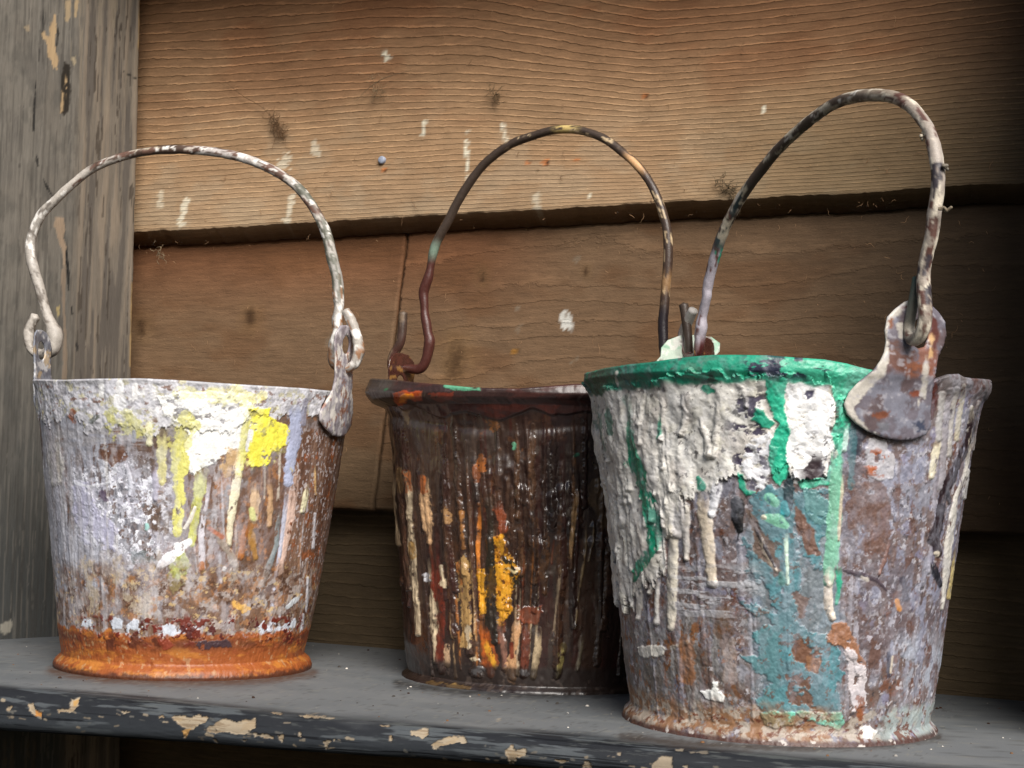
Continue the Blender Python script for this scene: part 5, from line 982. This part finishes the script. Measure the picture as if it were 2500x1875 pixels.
# ---- kettle 1
t1, _ = k1.surf(816, 1030)
def e1col(cv):
    s, z = cv.s, cv.z; cv.gain = .85; cv.col[:] = C(168, 160, 168)*.8; cv.r[:] = .5
    cv.mix(ss(.45, .6, fbm(s*260, z*60, 1, 4)), C(206, 200, 202)); cv.mix(ss(.55, .62, fbm(s*200, z*90, 2, 4)), C(128, 116, 122), .8); cv.mix(ss(.58, .64, fbm(s*160, z*160, 3, 4)), C(158, 104, 74), .8); cv.mix(ss(.6, .64, fbm(s*300, z*120, 4, 4)), C(236, 230, 222), .9)
o, h = ear_shape(t1*.088, rimz(k1, t1)-.001, 1.05, 1.02, sh=-.10, hole_r=.005); ear(k1, o, h, M_KETTLE1, e1col, lean=lambda z: np.clip(z-.145, 0, 1)*.05, seed=1)
def e1lcol(cv):
    s, z = cv.s, cv.z; cv.gain = .85; cv.col[:] = C(150, 154, 166)*.8; cv.r[:] = .45
    cv.mix(ss(.5, .58, fbm(s*200, z*200, 5, 4)), C(92, 92, 104), .7); cv.mix(ss(.57, .62, fbm(s*140, z*140, 6, 4)), C(226, 226, 228), .9); cv.mix(ss(.62, .66, fbm(s*120, z*120, 8, 4)), C(206, 180, 140), .8)
t1l = k1.angle_at(120, -math.pi*.98, -math.pi*.55)
o, h = ear_shape(t1l*.088, rimz(k1, t1l)-.001, 1.0, .86, hole_z=.026, sh=.05); ear(k1, o, h, M_KETTLE1, e1lcol, lean=lambda z: np.clip(z-.145, 0, 1)*.05, seed=2)
zl, z1 = tr(5.528, 0, 700), tr(3.685, 750, 700)
WHW, DKB = C(206, 198, 188), C(84, 66, 56)
pts = zl([(488, 395, .8), (440, 470, .95), (398, 580, 1.0), (395, 690, 1.0), (420, 820, .95), (500, 900, .9), (600, 905, .95), (690, 850, 1.25), (735, 740, 1.35), (735, 620, 1.4), (700, 520, 1.15), (640, 400, .95), (590, 240, .9), (545, 60, .95)])
pts += px2212([(76, 590, 1.0), (68, 562, 1.0), (65, 535, .95), (72, 500, .95), (90, 463, .95), (122, 430, .85), (160, 395, .8), (205, 362, .8), (260, 340, .78), (320, 327, .78), (370, 323, .8), (430, 325, .82), (490, 333, .85), (545, 348, .85), (597, 372, .85), (640, 402, .85), (668, 435, .9), (692, 475, .92), (708, 515, .95), (718, 560, 1.05), (728, 600, 1.0), (731, 635, 1.05)])
pts += z1([(285, 110, 1.0), (285, 190, .85), (272, 320, 1.05), (272, 400, .85), (258, 500, 1.2), (240, 600, 1.05), (250, 690, .9), (330, 740, .7), (420, 700, .85), (462, 600, .9), (462, 520, .85), (430, 400, .85), (385, 280, .85), (345, 215, .7)])
wire(k1, pts, t1, .0035, [(0, WHW*.75), (.12, WHW*.7), (.25, WHW*.6), (.33, WHW*.9), (.40, WHW*.8), (.46, C(190, 176, 150)), (.52, C(196, 188, 184)), (.7, WHW*.95), (.78, C(170, 166, 160)), (1, WHW*.7)],
    [(0, .3, .58, 300, C(120, 112, 104), .6, 0), (.36, .56, .50, 130, DKB, .5, 0), (.30, .72, .60, 260, C(112, 84, 72), .5, 0), (.55, .8, .60, 200, C(96, 82, 72), .5, 0), (.66, .82, .52, 150, C(104, 104, 92), .5, 0), (.8, 1, .56, 260, C(150, 110, 80), .5, 0), (.2, 1, .64, 320, C(236, 232, 226), .5, 0)], 3, lump=(.14+.42*np.clip(abs(np.linspace(-1, 1, 420))-.62, 0, .3)/.3)[:, None], lf=170)

# ---- kettle 2
x2 = 998; cX = (979+1655)/2
t2 = k2.angle_at(984, -math.pi*.98, -math.pi*.55); ax2 = t2
def e2col(cv):
    s, z = cv.s, cv.z; cv.col[:] = C(68, 38, 32); cv.r[:] = .25; cv.mix(ss(.5, .6, fbm(s*150, z*150, 5, 3)), C(84, 46, 38), .8); cv.mix(ss(.66, .7, fbm(s*200, z*200, 6, 3)), C(150, 110, 60), .8)
o, h = ear_shape(t2*.088, rimz(k2, t2)-.001, 1.0, .86, neck_w=.012, hole_z=.020, hole_r=.0035); ear(k2, o, h, M_KETTLE2, e2col, seed=3)
o, h = ear_shape((t2+math.pi)*.088, rimz(k2, t2+math.pi)-.001, .9, .74, neck_w=.011, hole_z=.020, hole_r=.004); ear(k2, o, h, M_KETTLE2, e2col, seed=4)
z2, c5, z3 = tr(6.38, 780, 740), tr(2.212, 850, 250), tr(9.215, 1580, 720)
MAR, DB2 = C(78, 42, 36), C(72, 60, 52)
pts = z2([(1306, 150, .95), (1298, 300, 1.0), (1285, 450, 1.0), (1255, 620, 1.0), (1180, 760, 1.05), (1130, 900, 1.1), (1150, 1020, 1.1), (1250, 1060, 1.0), (1360, 1020, .95), (1470, 1030, 1.05), (1570, 1020, 1.1), (1640, 930, 1.1), (1690, 760, 1.15), (1715, 590, 1.25), (1690, 480, 1.05), (1668, 330, 1.1), (1640, 180, 1.0), (1636, 40, .95)])
pts += c5([(408, 1020, 1.15), (432, 950, 1.1), (445, 890, .85), (462, 800, 1.05), (485, 740, 1.0), (535, 650, 1.0), (585, 550, 1.0), (645, 450, 1.0), (715, 355, .98), (800, 278, .95), (890, 220, .95), (1000, 180, .92), (1100, 152, .9), (1200, 146, .88), (1290, 160, .88), (1385, 198, .9), (1480, 268, .9), (1560, 340, .9), (1625, 425, .88), (1668, 510, .9), (1700, 600, .9), (1722, 690, .92), (1728, 790, .95), (1725, 900, .98), (1715, 1000, .95), (1708, 1100, 1.0), (1700, 1180, 1.05), (1702, 1260, 1.0)])
pts += z3([(380, 1250, 1.0), (440, 1480, .95), (560, 1700, .9), (760, 1750, .9), (900, 1500, .9), (930, 1150, .9), (900, 750, .9), (860, 450, .95), (822, 215, .95)])
wire(k2, pts, ax2, .0030, [(0, DB2), (.08, MAR), (.26, MAR), (.30, DB2), (.6, DB2), (.8, C(66, 50, 42)), (1, DB2)],
    [(0, .1, .60, 160, C(120, 100, 80), .6, 0), (.27, .29, .45, 90, C(120, 140, 124), .5, 0), (.52, .55, .50, 200, C(206, 180, 116), .5, 0), (.63, .66, .50, 120, C(214, 168, 120), .45, 0), (.45, .82, .66, 260, C(200, 176, 140), .5, 0), (.79, .81, .50, 110, C(150, 116, 80), .5, 0), (.83, .9, .40, 60, C(40, 34, 38), .3, 0)], 5, lump=.12, rough=.38)

# ---- kettle 3
ze = tr(3.3175, 2050, 640)
o3 = poly_on(k3, ze([(540, 308), (480, 330), (410, 385), (350, 450), (330, 560), (342, 640), (330, 730), (300, 800), (245, 880), (140, 965), (55, 1060), (15, 1150), (38, 1235), (110, 1310), (200, 1372), (330, 1424), (450, 1445), (560, 1435), (650, 1400), (692, 1330), (690, 1200), (702, 1100), (716, 980), (735, 880), (750, 760), (790, 680), (806, 590), (795, 490), (745, 410), (680, 345), (610, 305)]))
h3 = poly_on(k3, ze([(540, 640), (528, 560), (545, 500), (590, 455), (650, 470), (672, 540), (668, 620), (640, 690), (590, 705), (555, 685)]))
def e3col(cv):
    s, z = cv.s, cv.z; cv.gain = .85; cv.col[:] = C(122, 116, 126)*.8; cv.r[:] = .45
    cv.mix(ss(.45, .58, fbm(s*120, z*120, 1, 5)), C(100, 82, 82), .8); cv.mix(ss(.56, .62, fbm(s*150, z*120, 2, 5)), C(140, 142, 156), .8)
    cv.frame(3.3175, 2050, 640)
    cv.mix(cv.zone(330, 640, 760, 900, 30)*ss(.4, .52, fbm(s*150, z*150, 3, 4)), C(112, 72, 56), .85); cv.mix(cv.zone(540, 560, 800, 940, 30)*ss(.5, .58, fbm(s*160, z*160, 4, 4)), C(150, 92, 62), .7)
    wc = C(214, 208, 198)
    cv.stroke([(540, 330, 40), (440, 400, 46), (370, 480, 40), (350, 600, 34), (360, 700, 34), (360, 780, 40), (330, 880, 36), (230, 970, 40), (130, 1050, 60), (60, 1150, 60), (90, 1250, 40), (170, 1320, 24), (230, 1370, 10)], wc, h=.0006, edge=.4, f=220, seed=5, brk=0)
    cv.stroke([(710, 770, 22), (700, 880, 24), (685, 1000, 30), (665, 1100, 26), (640, 1180, 10)], wc, h=.0006, edge=.4, f=220, seed=6)
    cv.stroke([(740, 560, 16), (750, 660, 18), (735, 760, 16)], C(220, 180, 130), h=.0004, edge=.6, seed=7); cv.stroke([(490, 520, 26), (500, 600, 20)], wc, h=.0004, edge=.5, seed=8)
    cv.poly([(720, 420), (790, 460), (806, 590), (780, 700), (740, 720), (770, 600), (730, 540)], C(98, 56, 50), edge=14, seed=9, h=0); cv.poly([(480, 340), (560, 330), (580, 360), (510, 390)], C(134, 70, 52), edge=16, h=0, holes=.4); cv.poly([(390, 470), (430, 450), (440, 520), (400, 540)], C(140, 88, 60), edge=14, h=0, holes=.35)
    cv.poly([(560, 1050), (640, 1040), (650, 1090), (580, 1100)], C(132, 74, 56), edge=18, h=0, holes=.35); cv.poly([(210, 1220), (400, 1210), (410, 1260), (300, 1280)], C(130, 80, 60), edge=24, h=0, holes=.35); cv.poly([(300, 1300), (400, 1290), (400, 1370), (330, 1370)], C(112, 112, 120), edge=16, h=0); cv.poly([(590, 1300), (690, 1280), (680, 1380), (600, 1390)], C(72, 78, 98), edge=24, h=0, holes=.35)
    cv.stroke([(282, 1388, 12), (286, 1392, 11)], C(240, 238, 232), h=.0006, seed=10, edge=.2)
    cv.mix(ss(.66, .69, fbm(s*400, z*400, 11, 3)), C(190, 188, 196), .5)
ear(k3, o3, h3, M_KETTLE3, e3col, lean=lambda z: np.clip(z-.175, 0, 1)*.03, dr=.0028, seed=5)
t3, _ = k3.surf(2182, 1000)
def e3l(cv):
    s, z = cv.s, cv.z; cv.gain = .85; cv.col[:] = C(196, 212, 196)*.85; cv.r[:] = .5; cv.mix(ss(.5, .58, fbm(s*160, z*160, 1, 4)), C(140, 190, 160), .8); cv.mix(ss(.58, .62, fbm(s*160, z*160, 2, 4)), C(122, 100, 96), .9); cv.mix(ss(.56, .62, fbm(s*220, z*220, 3, 4)), C(232, 232, 224), .9)
t3l = k3.angle_at(1655, -math.pi*.98, -math.pi*.55); zr3 = rimz(k3, t3l)
o, h = ear_shape(t3l*.088, zr3+.002, 1.25, .74, neck_w=.014, hole_z=.018, hole_r=.0020, sh=-.45); ear(k3, o, h, M_KETTLE3, e3l, lean=lambda z: np.clip(z-zr3, 0, 1)*.25, seed=6)
c6 = tr(1.7105, 1550, 180)
LV, DK3 = C(176, 170, 180), C(84, 72, 66)
pts = z3([(1040, 345, .95), (960, 500, 1.0), (870, 720, 1.05), (800, 900, 1.0), (820, 1150, .9), (950, 1380, .9), (1120, 1350, .9), (1180, 1100, 1.0), (1190, 900, 1.1), (1215, 760, 1.15), (1220, 640, 1.1), (1240, 480, .9), (1290, 250, .9), (1345, 30, .9)])
pts += c6([(302, 900, .95), (322, 810, .98), (345, 730, 1.0), (362, 680, 1.0), (398, 600, .95), (455, 500, .95), (525, 405, .95), (595, 320, .95), (680, 238, .95), (760, 172, .95), (840, 122, .95), (920, 97, .95), (1000, 90, .98), (1080, 98, .98), (1145, 130, .98), (1195, 185, .95), (1230, 240, .95), (1250, 310, 1.0), (1265, 400, 1.0), (1265, 480, 1.0), (1250, 580, 1.05), (1238, 680, 1.0), (1218, 760, 1.0), (1207, 820, 1.0), (1207, 900, 1.05), (1212, 980, 1.05), (1208, 1050, 1.0), (1185, 1100, 1.0), (1155, 1108, .95), (1146, 1060, .8), (1158, 980, .8), (1170, 900, .7), (1176, 850, .6)])
wire(k3, pts, t3, .0031, [(0, C(190, 186, 180)), (.10, C(120, 80, 76)), (.13, LV), (.22, LV*.95), (.26, DK3), (.55, C(92, 80, 72)), (.62, C(150, 136, 120)), (.74, C(170, 160, 150)), (.9, C(150, 138, 126)), (1, C(50, 70, 64))],
    [(.06, .12, .42, 90, C(80, 40, 38), .2, 0), (.12, .3, .60, 200, C(96, 60, 54), .5, 0), (.22, .27, .55, 120, C(40, 160, 130), .5, 0), (.24, .34, .48, 110, C(52, 66, 70), .5, 0), (.25, .6, .55, 160, C(206, 196, 176), .5, 0), (.3, .6, .66, 320, C(220, 214, 204), .5, 0), (.6, .95, .52, 200, C(216, 206, 188), .5, 0), (.62, .95, .58, 260, C(96, 66, 58), .5, 0), (.7, .9, .62, 300, C(60, 54, 60), .5, 0)], 7, lump=.16)
def flake(k, name, x, y, axis, dn, r, seed, colr):
    c = k.wire_pt(x, y, axis, dn); rnd = random.Random(seed); P = [c+np.array([rnd.gauss(0, r), rnd.gauss(0, r), rnd.gauss(0, r)]) for _ in range(7)]
    S = spline(np.array(P), 30); tube(name, S, np.full(30, .0007), M_WIRE, k.root, mkcol([(0, colr), (1, colr)], 1, .8), nr=6, lump=.4)
flake(k3, 'paint_skin', *c6([(1200, 262)])[0], t3, .002, .0010, 1, C(196, 184, 164)); flake(k3, 'paint_skin', *c6([(1300, 560)])[0], t3, .0, .0010, 2, C(120, 108, 90)); flake(k3, 'paint_skin', *c6([(1290, 385)])[0], t3, .0, .0009, 4, C(120, 112, 100))

# ================================================================== small things on the wall and the shelf
# round nail head in the upper board
t_, z_ = wall_tz(828*K, 347*K, .024); th_ = np.linspace(0, 2*np.pi, 20, endpoint=False); rows_ = []
for r_, w_ in ((.0001, .0014), (.0018, .0013), (.0026, .0010), (.0029, .0004), (.0028, -.004)):
    rows_.append(wall_P(t_+r_*np.cos(th_), z_+r_*np.sin(th_), np.full(20, .0262+w_)))
Q = np.array(rows_); g_ = fbm(Q[..., 0]*900, Q[..., 2]*900, 3, 3)[..., None]
nail = grid_obj('nail', Q, M_WIRE, wall, C(160, 168, 186)*(.55+.7*g_), np.full(Q.shape[:2], .45), True, flip=False)
# stringy dust and splinters caught on the sawn faces
def fibre_mesh(name, curves, mat, label=None, cat=None, kind=None, rad=.00022, colr=C(150, 118, 84), parent=None, seed=0):
    V = []; Q = []; cols = []; rnd = np.random.RandomState(seed)
    for P in curves:
        P = np.asarray(P); n = len(P); T = np.gradient(P, axis=0); T /= np.linalg.norm(T, axis=1)[:, None]+1e-9
        A = np.cross(T, WN); A /= np.linalg.norm(A, axis=1)[:, None]+1e-9; B = np.cross(T, A); b0 = len(V); r0 = rad*rnd.uniform(.6, 1.5); cc = colr*rnd.uniform(.6, 1.25)
        for i in range(n):
            r = r0*(1-.6*abs(2*i/(n-1)-1))
            for a in (0, 2.1, 4.2): V.append(P[i]+r*(math.cos(a)*A[i]+math.sin(a)*B[i])); cols.append(cc)
        for i in range(n-1):
            for a in range(3): Q.append((b0+i*3+a, b0+i*3+(a+1) % 3, b0+i*3+3+(a+1) % 3, b0+i*3+3+a))
    o = mesh_from(name, np.array(V), np.array(Q), mat, parent, np.array(cols), np.full(len(V), .9))
    return tag(o, label, cat, kind=kind)
M_DUST = attr_mat('grey_brown_dust_threads', bump=0, cvar=.2, spec=.1)
rnd = random.Random(11)
def walk(t, z, w, ang, L, n, curl):
    P = []
    for i in range(n):
        P.append(wall_P(t, z, w)); ang += rnd.gauss(0, curl); t += math.cos(ang)*L/n; z += math.sin(ang)*L/n; w += rnd.gauss(0, .0003)
    return P
cur = []
for i in range(520):
    x, y = rnd.uniform(330, 2460), rnd.uniform(0, 1240)
    w = .027 if y < 540 else .0165
    t, z = wall_tz(x, y, w); cur.append(walk(t, z, w, rnd.uniform(0, 6.28), rnd.choice([.0015, .002, .003, .005, .009]), 7, .55))
for i in range(22):                                     # threads hanging along the lower edge of the upper board
    x = rnd.uniform(330, 2400); y = 576-(x-328)*.0493+rnd.uniform(0, 26); t, z = wall_tz(x, y, .022); cur.append(walk(t, z, .022, rnd.uniform(0, 6.28), rnd.uniform(.002, .006), 8, .5))
fibre_mesh('dust_threads', cur, M_DUST, kind='stuff', rad=.00018, seed=1, colr=C(150, 118, 88))
def tuft(name, x, y, n, R_, label, cat, seed, tail=None, col_=C(132, 104, 78)):
    global rnd
    rnd = random.Random(seed); t, z = wall_tz(x, y, .0275); cs = []
    for i in range(n):
        a = rnd.gauss(0, .5); u_ = rnd.gauss(0, R_); v_ = rnd.gauss(0, R_*.35)
        cs.append(walk(t+u_*.62+v_*.5, z-u_*.78+v_*.5, .0275+abs(rnd.gauss(0, .0012)), -.9+rnd.gauss(0, .9), rnd.uniform(.004, .011), 8, .6))
    if tail:
        for tl_ in tail:
            a_ = [wall_P(*wall_tz(px_, py_, .028), .028) for px_, py_ in tl_]; cs.append(list(spline(np.array(a_), 12)))
    return fibre_mesh(name, cs, M_DUST, label, cat, rad=.00024, seed=seed, colr=col_)
tuft('cobweb_tuft', 676, 302, 95, .0060, 'large brown cobweb tuft with two trailing threads high on the upper board', 'cobweb', 21, [[(540, 190), (590, 232), (640, 262), (668, 295)], [(684, 318), (672, 340), (664, 362)], [(684, 318), (700, 330)]])
tuft('cobweb_tuft', 918, 210, 30, .0068, 'pale wispy cobweb between the large tuft and the middle kettle handle', 'cobweb', 22, [[(868, 248), (900, 215), (940, 190), (1004, 172)], [(905, 225), (912, 245), (905, 250), (903, 236)]], C(150, 128, 100))
tuft('cobweb_tuft', 1780, 464, 46, .0058, 'dark dust clump on the board edge behind the left leg of the right kettle handle', 'cobweb', 23, None, C(96, 84, 66))
tuft('cobweb_tuft', 1208, 226, 26, .0030, 'small dust knot above the top of the middle kettle handle', 'cobweb', 24, None, C(118, 98, 74))
tuft('cobweb_tuft', 385, 614, 22, .0042, 'grey dust wad hanging under the board edge next to the corner post', 'cobweb', 25, None, C(140, 124, 100))
# crumbs of paint and grit lying on the shelf
V = []; Q = []; cl = []; rnd = random.Random(9)
for i in range(420):
    x, y = rnd.uniform(0, 2500), rnd.uniform(1575, 1850)
    p = at_z(x, y); 
    if (p-FA)@FN > -.004 or (p-WA)@WN < .012: continue
    if any(np.hypot(*(p[:2]-k.c)) < k.r0+.002 for k in (k1, k2, k3)): continue
    r = rnd.choice([.0003, .0004, .0005, .0006, .0011]); b0 = len(V); c = rnd.choice([C(70, 66, 62), C(60, 44, 36), C(206, 200, 190), C(150, 146, 140), C(120, 88, 62)])
    hgt = r*rnd.uniform(.4, 1); a0 = rnd.uniform(0, 6)
    for a in range(4): V.append(p+np.array([r*rnd.uniform(.6, 1.3)*math.cos(a0+a*1.57), r*rnd.uniform(.6, 1.3)*math.sin(a0+a*1.57), .0001])); cl.append(c)
    for a in range(4): V.append(p+np.array([.6*r*math.cos(a0+a*1.57), .6*r*math.sin(a0+a*1.57), hgt])); cl.append(c)
    Q += [(b0+4, b0+5, b0+6, b0+7)]+[(b0+a, b0+(a+1) % 4, b0+4+(a+1) % 4, b0+4+a) for a in range(4)]
grit = mesh_from('grit', np.array(V), np.array(Q), M_DUST, None, np.array(cl), np.full(len(V), .9), smooth=False); tag(grit, kind='stuff')
